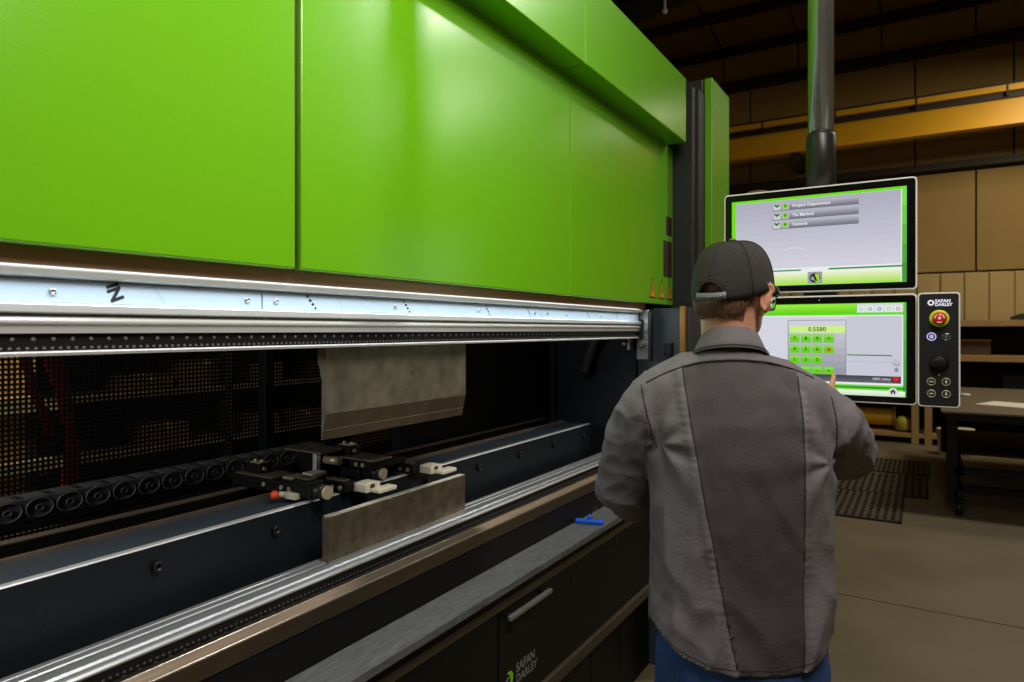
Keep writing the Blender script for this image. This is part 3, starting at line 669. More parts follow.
def rrect(x0, x1, z0, z1, r, y, n=5):
    P_ = []
    for cx, cz, a0 in ((x1 - r, z1 - r, 0), (x0 + r, z1 - r, 90), (x0 + r, z0 + r, 180), (x1 - r, z0 + r, 270)):
        for k in range(n + 1):
            a = math.radians(a0 + 90 * k / n); P_.append((cx + r * math.cos(a), y, cz + r * math.sin(a)))
    return P_
SC = {}
def em(rgb, s=1.0):
    k = (tuple(rgb), s)
    if k not in SC: SC[k] = _glow('display_colour_%d' % len(SC), rgb, s)
    return SC[k]
class Screen:
    def __init__(s, y): s.mb = MB(); s.y = y; s.d = 0
    def q(s, x0, x1, z0, z1, c, lift=True, c2=None):
        if lift: s.d += 1
        y = s.y - 0.00012 * s.d; s.mb.poly([(x0, y, z0), (x1, y, z0), (x1, y, z1), (x0, y, z1)], em(c)); return s
    def grad(s, x0, x1, z0, z1, ca, cb, n=8, horiz=False):
        s.d += 1; y = s.y - 0.00012 * s.d
        for k in range(n):
            f = k / (n - 1); c = tuple(int(a + (b - a) * f) for a, b in zip(ca, cb))
            if horiz:
                a, b = x0 + (x1 - x0) * k / n, x0 + (x1 - x0) * (k + 1) / n; s.mb.poly([(a, y, z0), (b, y, z0), (b, y, z1), (a, y, z1)], em(c))
            else:
                a, b = z1 - (z1 - z0) * k / n, z1 - (z1 - z0) * (k + 1) / n; s.mb.poly([(x0, y, b), (x1, y, b), (x1, y, a), (x0, y, a)], em(c))
        return s
    def disc(s, x, z, r, c, n=18, a0=0, a1=360):
        s.d += 1; y = s.y - 0.00012 * s.d
        P_ = [(x + r * math.cos(math.radians(a0 + (a1 - a0) * k / n)), y, z + r * math.sin(math.radians(a0 + (a1 - a0) * k / n))) for k in range(n)]
        s.mb.poly(P_, em(c)); return s
    def shape(s, pts, c):
        s.d += 1; y = s.y - 0.00012 * s.d; s.mb.poly([(x, y, z) for x, z in pts], em(c)); return s
    def t(s, txt, x, z, size, c, align='LEFT', bold=0.0):
        s.d += 1; s.mb.text(txt, size, face_ny(x, s.y - 0.00012 * s.d, z), em(c), bold=bold, align=align); return s
    def done(s, name, parent): return s.mb.build(name, None, parent, flip=False)

def monitor(name, x0, x1, z0, z1):
    q = MB()
    q.loft([rrect(x0, x1, z0, z1, 0.012, 2.335), rrect(x0, x1, z0, z1, 0.012, 2.302), rrect(x0 + 0.0015, x1 - 0.0015, z0 + 0.0015, z1 - 0.0015, 0.011, 2.3)], M['white_rim'], smooth=False)
    m_ = q.build(name, None, OT)
    q = MB(); a = 0.0045
    q.loft([rrect(x0 + a, x1 - a, z0 + a, z1 - a, 0.009, 2.302), rrect(x0 + a, x1 - a, z0 + a, z1 - a, 0.009, 2.2992)], M['bezel'], smooth=False)
    q.build('bezel', None, m_)
    return m_
GR = (110, 218, 20); DG = (38, 138, 52); LG = (190, 190, 203); WH = (232, 232, 240)
up = monitor('upper_monitor', -0.577, -0.019, 1.740, 2.073)
S = Screen(2.2990)
S.q(-0.551, -0.046, 1.763, 2.047, GR); S.grad(-0.059, -0.046, 1.764, 2.046, (120, 220, 60), (60, 150, 50), 5)
S.q(-0.538, -0.058, 1.7645, 2.0385, WH); S.grad(-0.538, -0.061, 1.819, 2.038, (172, 172, 190), (208, 206, 218), 10)
S.grad(-0.538, -0.061, 1.764, 1.806, (238, 240, 220), (172, 222, 84), 8)
S.q(-0.53, -0.336, 1.8085, 1.813, DG); S.q(-0.256, -0.058, 1.8085, 1.8135, DG, False)
for zt_ in (2.0295, 1.9995, 1.970):
    S.grad(-0.421, -0.172, zt_ - 0.0245, zt_, (176, 176, 188), (112, 112, 124), 6)
    S.q(-0.419, -0.397, zt_ - 0.022, zt_ - 0.002, (205, 206, 210)); S.shape([(-0.417, zt_ - 0.003), (-0.412, zt_ - 0.0035), (-0.408, zt_ - 0.006), (-0.404, zt_ - 0.0035), (-0.399, zt_ - 0.003), (-0.400, zt_ - 0.008), (-0.408, zt_ - 0.014), (-0.416, zt_ - 0.008)], (22, 120, 50))
    S.q(-0.394, -0.372, zt_ - 0.022, zt_ - 0.002, (176, 180, 186)); S.disc(-0.383, zt_ - 0.011, 0.0085, (150, 208, 40)); S.shape([(-0.388, zt_ - 0.009), (-0.382, zt_ - 0.004), (-0.378, zt_ - 0.011), (-0.384, zt_ - 0.017)], (60, 150, 40))
for tx, zc in (('Project Department', 2.0175), ('Tie Marked', 1.9875), ('General', 1.958)): S.t(tx, -0.361, zc, 0.0135, (236, 236, 244), bold=0.0002)
S.shape([(-0.40 + 0.085 * f, 1.868 + 0.018 * math.sin(pi * f)) for f in [k / 12 for k in range(13)]] + [(-0.40 + 0.085 * f, 1.868 + 0.013 * math.sin(pi * f)) for f in [k / 12 for k in range(12, -1, -1)]][1:-1], (214, 212, 222))
S.q(-0.316, -0.274, 1.7665, 1.8035, (150, 154, 160)); S.disc(-0.295, 1.784, 0.0155, (28, 34, 36)); S.disc(-0.291, 1.788, 0.009, (168, 214, 40)); S.disc(-0.289, 1.778, 0.008, (150, 206, 40)); S.disc(-0.301, 1.783, 0.006, (150, 154, 160)); S.shape([(-0.302, 1.795), (-0.295, 1.7945), (-0.288, 1.774), (-0.294, 1.774)], (20, 26, 28))
S.done('screen', up)

lo = monitor('lower_monitor', -0.577, -0.019, 1.398, 1.728)
S = Screen(2.2990)
S.q(-0.551, -0.047, 1.421, 1.702, GR); S.grad(-0.056, -0.047, 1.422, 1.701, (96, 196, 60), (56, 150, 50), 5)
S.grad(-0.549, -0.18, 1.670, 1.700, (150, 232, 60), (96, 208, 16), 6)
S.q(-0.55, -0.055, 1.4535, 1.6655, WH); S.q(-0.55, -0.058, 1.482, 1.662, (198, 198, 212)); S.q(-0.55, -0.204, 1.482, 1.662, (210, 210, 222))
S.q(-0.177, -0.055, 1.6735, 1.700, (212, 220, 222))
for k, c in enumerate(((176, 190, 196), (120, 160, 130), (70, 120, 200), (176, 190, 170), (200, 130, 130))):
    x = -0.166 + 0.0245 * k; S.q(x - 0.009, x + 0.009, 1.6755, 1.6925, (228, 232, 232)); S.disc(x, 1.6835, 0.0055, c); S.disc(x, 1.6835, 0.003, (228, 232, 232))
S.q(-0.375, -0.206, 1.478, 1.652, (120, 120, 136)); S.grad(-0.373, -0.208, 1.480, 1.650, (206, 206, 216), (150, 150, 164), 8)
S.q(-0.369, -0.2085, 1.612, 1.632, (204, 240, 130)); S.t('0.5580', -0.263, 1.622, 0.019, (40, 60, 30), 'RIGHT', 0.0003)
keys = [['7', '8', '9', '<'], ['4', '5', '6', 'x'], ['1', '2', '3', None], ['0', '.', '-', '=']]
for r, row in enumerate(keys):
    for c, kx in enumerate(row):
        if kx is None: continue
        x0 = -0.369 + 0.0332 * c; z1 = 1.6065 - 0.0335 * r
        S.q(x0, x0 + 0.029, z1 - 0.026, z1, (104, 204, 24)); S.q(x0 + 0.001, x0 + 0.028, z1 - 0.009, z1 - 0.001, (132, 220, 60))
        if kx == 'x': S.t('x', x0 + 0.0145, z1 - 0.012, 0.024, (190, 40, 20), 'CENTER', 0.0008)
        else: S.t(kx, x0 + 0.0145, z1 - 0.013, 0.015, (30, 70, 20), 'CENTER', 0.0003)
S.q(-0.204, -0.084, 1.542, 1.5455, (46, 128, 60)); S.q(-0.204, -0.084, 1.5235, 1.5245, (160, 160, 174), False)
S.disc(-0.072, 1.523, 0.010, (150, 152, 160)); S.disc(-0.0715, 1.526, 0.009, LG); S.disc(-0.072, 1.500, 0.006, (150, 152, 160)); S.shape([(-0.078, 1.502), (-0.066, 1.502), (-0.072, 1.510)], (130, 134, 142))
S.grad(-0.55, -0.060, 1.4605, 1.482, (66, 66, 76), (96, 96, 106), 4); S.t('100% active', -0.088, 1.473, 0.010, (230, 230, 230), 'RIGHT')
S.q(-0.085, -0.062, 1.464, 1.482, (90, 40, 50)); S.shape([(-0.082, 1.479), (-0.0775, 1.480), (-0.0735, 1.4775), (-0.0695, 1.480), (-0.065, 1.479), (-0.0655, 1.473), (-0.0735, 1.4655), (-0.0815, 1.473)], (212, 30, 44))
S.q(-0.55, -0.047, 1.443, 1.449, DG); S.grad(-0.55, -0.050, 1.4215, 1.438, (238, 242, 226), (206, 226, 196), 4)
S.disc(-0.081, 1.436, 0.012, (214, 216, 220)); S.shape([(-0.089, 1.436), (-0.081, 1.444), (-0.073, 1.436), (-0.075, 1.436), (-0.075, 1.429), (-0.079, 1.429), (-0.079, 1.434), (-0.083, 1.434), (-0.083, 1.429), (-0.087, 1.429), (-0.087, 1.436)], (52, 60, 64))
S.done('screen', lo)
mb = MB(); mb.ell((-0.283, 2.2990, 1.713), (0.002, 0.0008, 0.002), M['alu'], 8, 6); mb.build('camera_dot', None, lo)

q = MB()
q.loft([rrect(-0.0185, 0.0855, 1.398, 1.728, 0.010, 2.335), rrect(-0.0185, 0.0855, 1.398, 1.728, 0.010, 2.282), rrect(-0.017, 0.084, 1.3995, 1.7265, 0.009, 2.28)], M['white_rim'], smooth=False)
cp = q.build('control_panel', None, OT)
q = MB(); q.loft([rrect(-0.0145, 0.0815, 1.402, 1.724, 0.008, 2.282), rrect(-0.0145, 0.0815, 1.402, 1.724, 0.008, 2.2795)], M['panel'], smooth=False); q.build('panel_face', None, cp)
q = MB()
q.text('SAFAN', 0.0125, face_ny(0.0245, 2.2792, 1.7030), em((226, 224, 236)), bold=0.0005); q.text('DARLEY', 0.0115, face_ny(0.0245, 2.2792, 1.6925), em((226, 224, 236)), bold=0.0005)
for r_, m_ in ((0.0085, em((226, 224, 236))), (0.004, M['panel'])):
    q.poly([(0.0145 + r_ * math.cos(2 * pi * k / 16), 2.2793 - (0.0002 if r_ < .005 else 0), 1.6985 + r_ * math.sin(2 * pi * k / 16)) for k in range(16)], m_)
q.build('badge', None, cp)
q = MB(); q.lathe((0.035, 2.2795, 1.653), (0, -1, 0), [(0, 0.025), (0.004, 0.0245), (0.006, 0.022), (0.006, 0.017)], mat('stop_ring_yellow', (196, 214, 30), 0.4), 32); es = q.build('emergency_stop', None, cp)
es['label'] = 'red mushroom button in a yellow ring'
q = MB(); q.lathe((0.035, 2.2735, 1.653), (0, -1, 0), [(0, 0.012), (0.010, 0.012), (0.012, 0.0175), (0.017, 0.018), (0.022, 0.015), (0.0235, 0.006), (0.0235, 0.001)], mat('stop_button_red', (214, 24, 26), 0.35), 28)
for a in (0, 120, 240):
    A_ = [(math.radians(a + 12 * k)) for k in range(6)]
    for k in range(5): q.poly([(0.035 + r_ * math.cos(b), 2.2503, 1.653 + r_ * math.sin(b)) for r_, b in ((0.010, A_[k]), (0.013, A_[k]), (0.013, A_[k + 1]), (0.010, A_[k + 1]))], M['white_rim'])
q.ell((0.035, 2.2502, 1.653), (0.0045, 0.001, 0.0045), M['white_rim'], 12, 6)
q.build('button_cap', None, es)
def ringbtn(x, z, r, col, glyph, gcol):
    q = MB(); n = 24
    ring = [(x + r * math.cos(2 * pi * k / n), 2.2790, z + r * math.sin(2 * pi * k / n)) for k in range(n)]
    q.tube(ring, 0.0014, col, 6, closed=True); q.lathe((x, 2.2795, z), (0, -1, 0), [(0, r - 0.001), (0.0012, r - 0.0015), (0.0014, r - 0.004)], M['panel'], 24)
    if glyph == '|': q.box(x - 0.0016, x + 0.0016, 2.2772, 2.278, z - 0.0045, z + 0.0045, gcol); q.box(x - 0.003, x + 0.003, 2.2772, 2.278, z - 0.001, z + 0.001, gcol)
    elif glyph == '-': q.box(x - 0.005, x + 0.005, 2.2772, 2.278, z - 0.0013, z + 0.0013, gcol)
    else: q.tube([(x + 0.0042 * math.cos(2 * pi * k / 14), 2.2778, z + 0.0042 * math.sin(2 * pi * k / 14)) for k in range(14)], 0.0011, gcol, 6, closed=True); q.box(x - 0.0012, x + 0.0012, 2.2772, 2.278, z - 0.002, z + 0.002, gcol)
    return q.build('button', None, cp)
ringbtn(0.016, 1.601, 0.0105, em((186, 178, 250), 1.2), 'o', em((210, 206, 250)))['label'] = 'button with a lit violet ring'
ringbtn(0.052, 1.601, 0.0095, M['pole'], 'o', M['pole'])
for x, z, g in ((0.0155, 1.4715, '-'), (0.0515, 1.472, '|'), (0.0155, 1.437, '-'), (0.0515, 1.437, '|')): ringbtn(x, z, 0.0100, M['galv'], g, M['white_rim'])
q = MB(); q.lathe((0.0345, 2.2795, 1.5255), (0, -1, 0), [(0, 0.0245), (0.004, 0.024), (0.005, 0.0205), (0.018, 0.0195), (0.0205, 0.0175), (0.0205, 0.004)], M['black'], 36)
q.ell((0.0265, 2.2590, 1.531), (0.006, 0.0012, 0.006), M['iron'], 12, 6); q.build('dial', None, cp)
q = MB(); q.ell((0.0345, 2.2792, 1.4905), (0.0018, 0.0008, 0.0018), M['white_rim'], 8, 6); q.build('indicator', None, cp)

# ================================================================ things on the shop floor
def floor_mat(x0, x1, y0, y1, z, label, n=22):
    q = MB()
    q.box(x0, x1, y0, y1, z, z + 0.006, M['rubber'])
    for k in range(n):
        a = x0 + (x1 - x0) * (k + 0.12) / n; b = x0 + (x1 - x0) * (k + 0.62) / n
        q.box(a, b, y0 + 0.02, y1 - 0.02, z + 0.006, z + 0.016, M['rib'], 0.001)
    for k in range(4):
        y = y0 + (y1 - y0) * (k + 0.5) / 4; q.box(x0 + 0.01, x1 - 0.01, y - 0.012, y + 0.012, z + 0.006, z + 0.0125, M['rubber'])
    for e in ((x0, x0 + 0.025, y0, y1), (x1 - 0.025, x1, y0, y1), (x0, x1, y0, y0 + 0.025), (x0, x1, y1 - 0.025, y1)): q.box(*e, z, z + 0.014, M['rubber'], 0.001)
    tag(q.build('floor_mat', None), label, 'floor mat', 'ribbed rubber mats on the concrete floor')
floor_mat(-0.95, -0.165, 6.46, 7.52, 0.0005, 'nearest ribbed rubber floor mat, beside the operator', n=13)
floor_mat(-0.80, 0.03, 7.53, 8.57, 0.0005, 'middle ribbed rubber floor mat between the other two', n=13)
floor_mat(-0.70, 0.045, 8.69, 9.60, 0.0005, 'farthest ribbed rubber floor mat, nearest the back shelves', n=15)

t = thing('work_table', (1.2, 8.3, 0), 'large grey steel work table on casters at the right edge', 'table')
mb = MB(); mb.box(0.12, 2.4, 6.95, 9.95, 0.895, 0.915, M['table'], 0.004); mb.build('tabletop', None, t)
mb = MB(); mb.box(0.16, 2.38, 6.99, 7.04, 0.83, 0.894, M['black']); mb.build('apron', None, t)
mb = MB(); mb.box(0.16, 2.38, 9.85, 9.90, 0.83, 0.894, M['black']); mb.build('apron', None, t)
mb = MB(); mb.box(0.22, 2.3, 7.02, 7.09, 0.36, 0.42, M['black']); mb.box(0.22, 0.29, 7.02, 9.9, 0.36, 0.42, M['black']); mb.box(0.22, 2.3, 8.0, 9.8, 0.385, 0.41, M['dark_steel'], 0.002); mb.build('lower_shelf', None, t)
mb = MB(); mb.box(0.22, 2.3, 7.25, 7.33, 0.16, 0.22, M['black']); mb.box(0.22, 0.29, 7.02, 9.9, 0.16, 0.22, M['black']); mb.build('base_rail', None, t)
for x in (0.205, 2.27):
    for y in (7.06, 9.8):
        mb = MB(); mb.box(x - 0.04, x + 0.04, y - 0.04, y + 0.04, 0.1352, 0.894, M['black'], 0.004); mb.build('leg', None, t)
        mb = MB(); mb.cyl((x + 0.02, y - 0.03, 0.064), (x + 0.075, y - 0.03, 0.064), 0.063, M['iron'], 24); mb.cyl((x + 0.017, y - 0.03, 0.064), (x + 0.078, y - 0.03, 0.064), 0.02, M['galv'], 16); mb.box(x - 0.03, x + 0.09, y - 0.06, y + 0.04, 0.128, 0.135, M['iron']); mb.box(x + 0.008, x + 0.014, y - 0.05, y + 0.0, 0.05, 0.13, M['iron']); mb.box(x + 0.081, x + 0.087, y - 0.05, y + 0.0, 0.05, 0.13, M['iron']); mb.build('caster', None, t)
mb = MB(); i_ = mb.mi(M['paper']); mb.box(0.47, 0.95, 7.6, 8.05, 0.9155, 0.9185, M['paper'], 0, Matrix.Rotation(math.radians(-24), 3, 'Z')); tag(mb.build('paper_sheet', None), 'white paper sheet lying on the grey work table', 'paper')
mb = MB(); mb.lathe((0.36, 8.55, 0.9155), (0, 0, 1), [(0, 0.045), (0.02, 0.05), (0.03, 0.048), (0.032, 0.03)], M['paper'], 16); tag(mb.build('tape_roll', None), 'small pale roll on the work table behind the paper', 'roll')
for x, y, lb in ((0.235, 10.35, 'off-white bucket on the floor left of the table leg'), (0.44, 10.45, 'off-white bucket on the floor right of the table leg')):
    t = thing('bucket', (x, y, 0), lb, 'bucket', 'buckets by the work table')
    mb = MB(); mb.lathe((x, y, 0), (0, 0, 1), [(0, 0.085), (0.005, 0.09), (0.30, 0.105), (0.33, 0.105)], M['bucket'], 24); mb.build('body', None, t)
    mb = MB(); mb.lathe((x, y, 0.325), (0, 0, 1), [(0, 0.110), (0.02, 0.110), (0.022, 0.100)], M['bucket'], 24); mb.build('lid', None, t)
    mb = MB(); mb.tube([(x + 0.11 * math.cos(a), y - 0.11 * abs(math.sin(a)) * 0.9 - 0.0, 0.29 - 0.10 * math.sin(a)) for a in [pi * k / 10 for k in range(11)]], 0.003, M['iron'], 6); mb.build('handle', None, t)

t = thing('shelving_unit', (0.5, 11.4, 0), 'low timber and steel shelving along the tan back wall', 'shelves')
for x in (-1.0, -0.12, 0.04, 1.6, 3.2):
    for y in (11.12, 11.80):
        mb = MB(); mb.box(x - 0.045, x + 0.045, y - 0.045, y + 0.045, 0, 1.69, M['wood'] if x in (-0.12, 0.04) else M['dark_steel'], 0.004); mb.build('upright', None, t)
for z in (0.09, 0.62, 1.19, 1.67):
    mb = MB(); mb.box(-1.9, 3.6, 11.08, 11.84, z, z + 0.085 if z > 0.1 else z + 0.06, M['wood'], 0.004); mb.build('shelf', None, t)
mb = MB(); mb.box(-1.9, 3.6, 11.85, 11.9, 0, 1.67, M['black']); mb.build('back_board', None, t)
t = thing('cable_drum', (-0.62, 11.36, 0.175), 'yellowish cable drum on the lowest back shelf under the monitor', 'drum')
for x in (-0.86, -0.38):
    mb = MB(); mb.lathe((x, 11.36, 0.335), (1, 0, 0), [(-0.012, 0.02), (-0.012, 0.158), (0.012, 0.158), (0.012, 0.02)], M['wood'], 28); mb.build('flange', None, t)
mb = MB(); mb.lathe((-0.849, 11.36, 0.335), (1, 0, 0), [(0.0, 0.115)] + [(0.02 * k + 0.01, 0.12 + 0.008 * (k % 2)) for k in range(22)] + [(0.458, 0.115)], M['crane'], 24); mb.build('coil', None, t)
mb = MB(); mb.lathe((-0.27, 11.22, 0.1755), (0, 0, 1), [(0, 0.08), (0.02, 0.10), (0.14, 0.10), (0.18, 0.07), (0.20, 0.04)], mat('olive_yellow_plastic', (170, 160, 50), 0.5), 20); tag(mb.build('jug', None), 'small olive yellow jug on the back shelf beside the drum', 'jug')
mb = MB(); mb.box(1.0, 1.5, 11.2, 11.45, 1.7555, 1.80, M['dark_steel'], 0.003); mb.prism([(1.0, 1.80), (1.5, 1.80), (1.5, 1.86), (1.1, 1.84)], 11.25, 11.40, M['dark_steel']); tag(mb.build('steel_bracket', None), 'dark steel bracket lying on top of the back shelves at right', 'bracket')
for k, (x, z, w_, h_, m_, lb) in enumerate(((0.55, 1.276, .22, .22, 'card', 'brown carton on the upper back shelf above the work table'), (1.15, .706, .25, .3, 'iron', 'dark bin on the middle back shelf behind the work table'), (-1.35, .706, .25, .28, 'card', 'brown carton on the middle back shelf left of the uprights'))):
    mb = MB(); mb.box(x - w_, x + w_, 11.3, 11.6, z, z + h_, M[m_], 0.006); mb.box(x - w_ - 0.004, x + w_ + .004, 11.296, 11.604, z + h_ - .03, z + h_ - .01, M['dark_steel'] if m_ == 'iron' else M['wood']); tag(mb.build('storage_box', None), lb, 'box')

# ================================================================ the operator
PE = thing('person', (-0.369, 1.617, 0), 'person in dark grey work shirt, black mesh cap and jeans, touching the lower screen', 'person')
PE.rotation_euler.z = math.radians(20); bpy.context.view_layer.update()
def padd(name, me, mats, parent=PE):
    me.name = name
    for k, m in enumerate(mats):                          # keeps the faces' material numbers
        if k < len(me.materials): me.materials[k] = m
        else: me.materials.append(m)
    o = bpy.data.objects.new(name, me); COL.objects.link(o); o.parent = parent; return o
def pbuild(mb, name, m=None, parent=PE):
    bm = mb.bm; bmesh.ops.recalc_face_normals(bm, faces=bm.faces)
    me = bpy.data.meshes.new(name); bm.to_mesh(me); bm.free()
    return padd(name, me, mb.mats or [m], parent)
skin = mat('skin', (206, 148, 118), 0.5, noise_amt=0.06, noise_scale=30)
skin.node_tree.nodes['Principled BSDF'].inputs['Subsurface Weight'].default_value = 0.08
skin.node_tree.nodes['Principled BSDF'].inputs['Subsurface Radius'].default_value = (0.012, 0.005, 0.003)
shirt_m = mat('grey_twill', (101, 96, 100), 0.85, noise_amt=0.16, noise_scale=14, bump=0.3, bump_scale=110)
panel_m = mat('charcoal_stretch_twill', (66, 60, 63), 0.8, noise_amt=0.12, noise_scale=14, bump=0.28, bump_scale=110)
seam_m = mat('dark_seam_thread', (46, 43, 44), 0.9)
denim = mat('blue_denim', (34, 66, 118), 0.85, noise_amt=0.25, noise_scale=9, bump=0.3, bump_scale=700)
cap_m = mat('black_cap_cloth', (26, 24, 22), 0.8, bump=0.3, bump_scale=700)
mesh_m = mat('black_cap_mesh', (38, 33, 27), 0.75, bump=0.9, bump_scale=420, noise_amt=0.45, noise_scale=160)
hair_m = mat('brown_hair', (118, 86, 58), 0.55, noise_amt=0.35, noise_scale=90)

def oval(cx, cy, z, a, b, n=48, e=2.3, tilt=0.0):
    P_ = []
    for k in range(n):
        t_ = 2 * pi * k / n; c_, s_ = math.cos(t_), math.sin(t_)
        x = a * abs(c_) ** (2 / e) * (1 if c_ >= 0 else -1); y = b * abs(s_) ** (2 / e) * (1 if s_ >= 0 else -1)
        P_.append((cx + x, cy + y, z + tilt * y))
    return P_

LSH, LEL, LWR = Vector((-0.205, -0.005, 1.43)), Vector((-0.266, 0.105, 1.205)), Vector((-0.195, 0.335, 1.160))
RSH, REL, RWR = Vector((0.190, 0.022, 1.400)), Vector((0.284, 0.222, 1.322)), Vector((0.300, 0.455, 1.383))

# ---- body: one continuous surface (head, neck, trunk, arms, hands, legs)
HC = Vector((-0.014, 0.025, 1.70))
TH = Matrix.Translation(HC) @ Matrix.Rotation(math.radians(-32), 4, 'Z') @ Matrix.Rotation(math.radians(-7), 4, 'X')
R3 = TH.to_3x3()
def hp(x, y, z): return TH @ Vector((x, y, z))
mb = MB()
def he(c, r, rot=None): mb.ell(hp(*c), r, None, 24, 16, R3 @ rot if rot else R3)
he((0, -0.010, 0.032), (0.075, 0.096, 0.083)); he((0, -0.055, -0.015), (0.060, 0.046, 0.062)); he((0, 0.040, 0.0), (0.066, 0.054, 0.080))
he((0, 0.036, -0.052), (0.055, 0.056, 0.058)); he((0, 0.070, -0.096), (0.024, 0.022, 0.020)); he((0, 0.083, 0.022), (0.050, 0.016, 0.012))
he((0, 0.088, -0.060), (0.025, 0.012, 0.0065)); he((0, 0.086, -0.071), (0.021, 0.012, 0.0065))
mb.tube([hp(0, 0.088, 0.014), hp(0, 0.102, -0.010), hp(0, 0.110, -0.030)], [0.008, 0.010, 0.013], None, 12)
for sx in (-1, 1):
    he((sx * 0.011, 0.098, -0.033), (0.008, 0.010, 0.007)); he((sx * 0.042, 0.062, -0.018), (0.022, 0.022, 0.016))
    er = Matrix.Rotation(sx * math.radians(-28), 3, 'Z') @ Matrix.Rotation(math.radians(-12), 3, 'X')
    he((sx * 0.083, -0.006, -0.008), (0.0065, 0.018, 0.031), er)
    pts = []
    for k in range(15):
        a = math.radians(-100 + 250 * k / 14); pts.append(TH @ (Vector((sx * 0.085, -0.006, -0.006)) + er @ Vector((sx * 0.004, -0.0175 * math.cos(a), 0.031 * math.sin(a)))))
    mb.tube(pts, [0.0045] * 12 + [0.0042, 0.004, 0.0035], None, 8)
    he((sx * 0.080, 0.004, -0.034), (0.006, 0.008, 0.009))
mb.tube([(-0.028, 0.005, 1.44), (-0.028, 0.002, 1.54), (-0.026, 0.008, 1.60), tuple(hp(0, -0.02, -0.05)), tuple(hp(0, -0.01, 0.0))], [0.085, 0.066, 0.061, 0.062, 0.060], None, 24)
mb.loft([oval(0, 0, 0.90, 0.155, 0.10), oval(0, 0, 1.05, 0.148, 0.095), oval(0, 0.0, 1.22, 0.165, 0.105), oval(0, 0, 1.36, 0.170, 0.10), oval(-0.01, 0, 1.45, 0.14, 0.085), oval(-0.02, 0, 1.50, 0.08, 0.07)])
for S_, E2, W_ in ((LSH, LEL, LWR), (RSH, REL, RWR)):
    mb.tube([S_ * 0.9 + Vector((0, 0, 0.143)), S_, S_.lerp(E2, 0.5), E2, E2.lerp(W_, 0.35), W_.lerp(E2, 0.08), W_ + (W_ - E2).normalized() * 0.02], [0.055, 0.055, 0.048, 0.041, 0.041, 0.029, 0.028], None, 16)
def hand(w, d, n, thumb, bends, ln=1.0):
    """w wrist, d along the hand, n palm side, thumb +1/-1 side; five fingers of their own lengths and bends"""
    d = d.normalized(); n = (n - d * n.dot(d)).normalized(); s_ = d.cross(n).normalized() * thumb
    rot = Matrix((s_, d, n)).transposed()
    mb.ell(w + d * 0.052, (0.041, 0.056, 0.0155), None, 18, 12, rot); mb.ell(w + d * 0.078, (0.040, 0.026, 0.0135), None, 18, 12, rot)
    mb.ell(w + d * 0.035 + s_ * 0.022 + n * 0.008, (0.020, 0.034, 0.016), None, 14, 10, rot)
    for k, (off, L_, r_) in enumerate(((0.030, 0.074, 0.0088), (0.0105, 0.082, 0.0090), (-0.010, 0.076, 0.0086), (-0.029, 0.060, 0.0078))):
        p = w + d * (0.090 - 0.004 * abs(k - 1)) + s_ * off; dirv = (d + s_ * off * 1.6).normalized(); ang = 0; pts = [p - dirv * 0.02, p]; 
        for seg_, fr in enumerate((0.45, 0.31, 0.24)):
            ang += bends[k][seg_]; a = math.radians(ang); v = dirv * math.cos(a) + n * math.sin(a); p = p + v * L_ * fr; pts.append(p)
        mb.tube(pts, [r_, r_, r_ * 0.96, r_ * 0.90, r_ * 0.72], None, 10); mb.ell(pts[-1], (r_ * 0.74,) * 3, None, 10, 8)
    p = w + d * 0.028 + s_ * 0.034; pts = [p - s_ * 0.014, p]; v = (d * 0.72 + s_ * 0.62 + n * 0.22).normalized(); p = p + v * 0.036; pts.append(p)
    v = (d * 0.92 + s_ * 0.12 + n * 0.42).normalized(); p = p + v * 0.030; pts.append(p); v = (d * 0.95 + n * 0.5).normalized(); pts.append(p + v * 0.016)
    mb.tube(pts, [0.013, 0.0115, 0.0105, 0.0095, 0.007], None, 10)
RT = Vector((0.382, 0.592, 1.468))
dR = (RT - RWR)
hand(RWR, dR, Vector((-0.85, 0.1, -0.5)), 1, ((4, 6, 4), (38, 52, 34), (44, 56, 36), (48, 58, 36)))
hand(LWR, LWR - LEL + Vector((0.05, 0, -0.02)), Vector((0.55, 0, -0.8)), -1, ((16, 22, 14), (20, 26, 16), (24, 28, 18), (28, 30, 18)))
for sx in (-1, 1):
    mb.tube([(sx * 0.085, 0, 0.95), (sx * 0.095, 0.0, 0.80), (sx * 0.105, 0.012, 0.50), (sx * 0.112, -0.012, 0.30), (sx * 0.118, -0.02, 0.10), (sx * 0.120, -0.01, 0.05)], [0.085, 0.082, 0.054, 0.052, 0.037, 0.036], None, 18)
    mb.ell((sx * 0.125, 0.06, 0.035), (0.038, 0.11, 0.026), None, 16, 10)
body_me = voxel(mb, 0.0042, 3)
padd('body', body_me, [skin])

# ---- eyes
for sx in (-1, 1):
    q = MB(); q.ell(hp(sx * 0.031, 0.083, 0.002), (0.0115, 0.0115, 0.0115), mat('eye_white', (226, 222, 214), 0.3) if sx < 0 else bpy.data.materials['eye_white'], 16, 10)
    q.ell(hp(sx * 0.031, 0.0925, 0.002), (0.005, 0.0025, 0.005), M['iron'], 12, 8, R3); pbuild(q, 'eye')

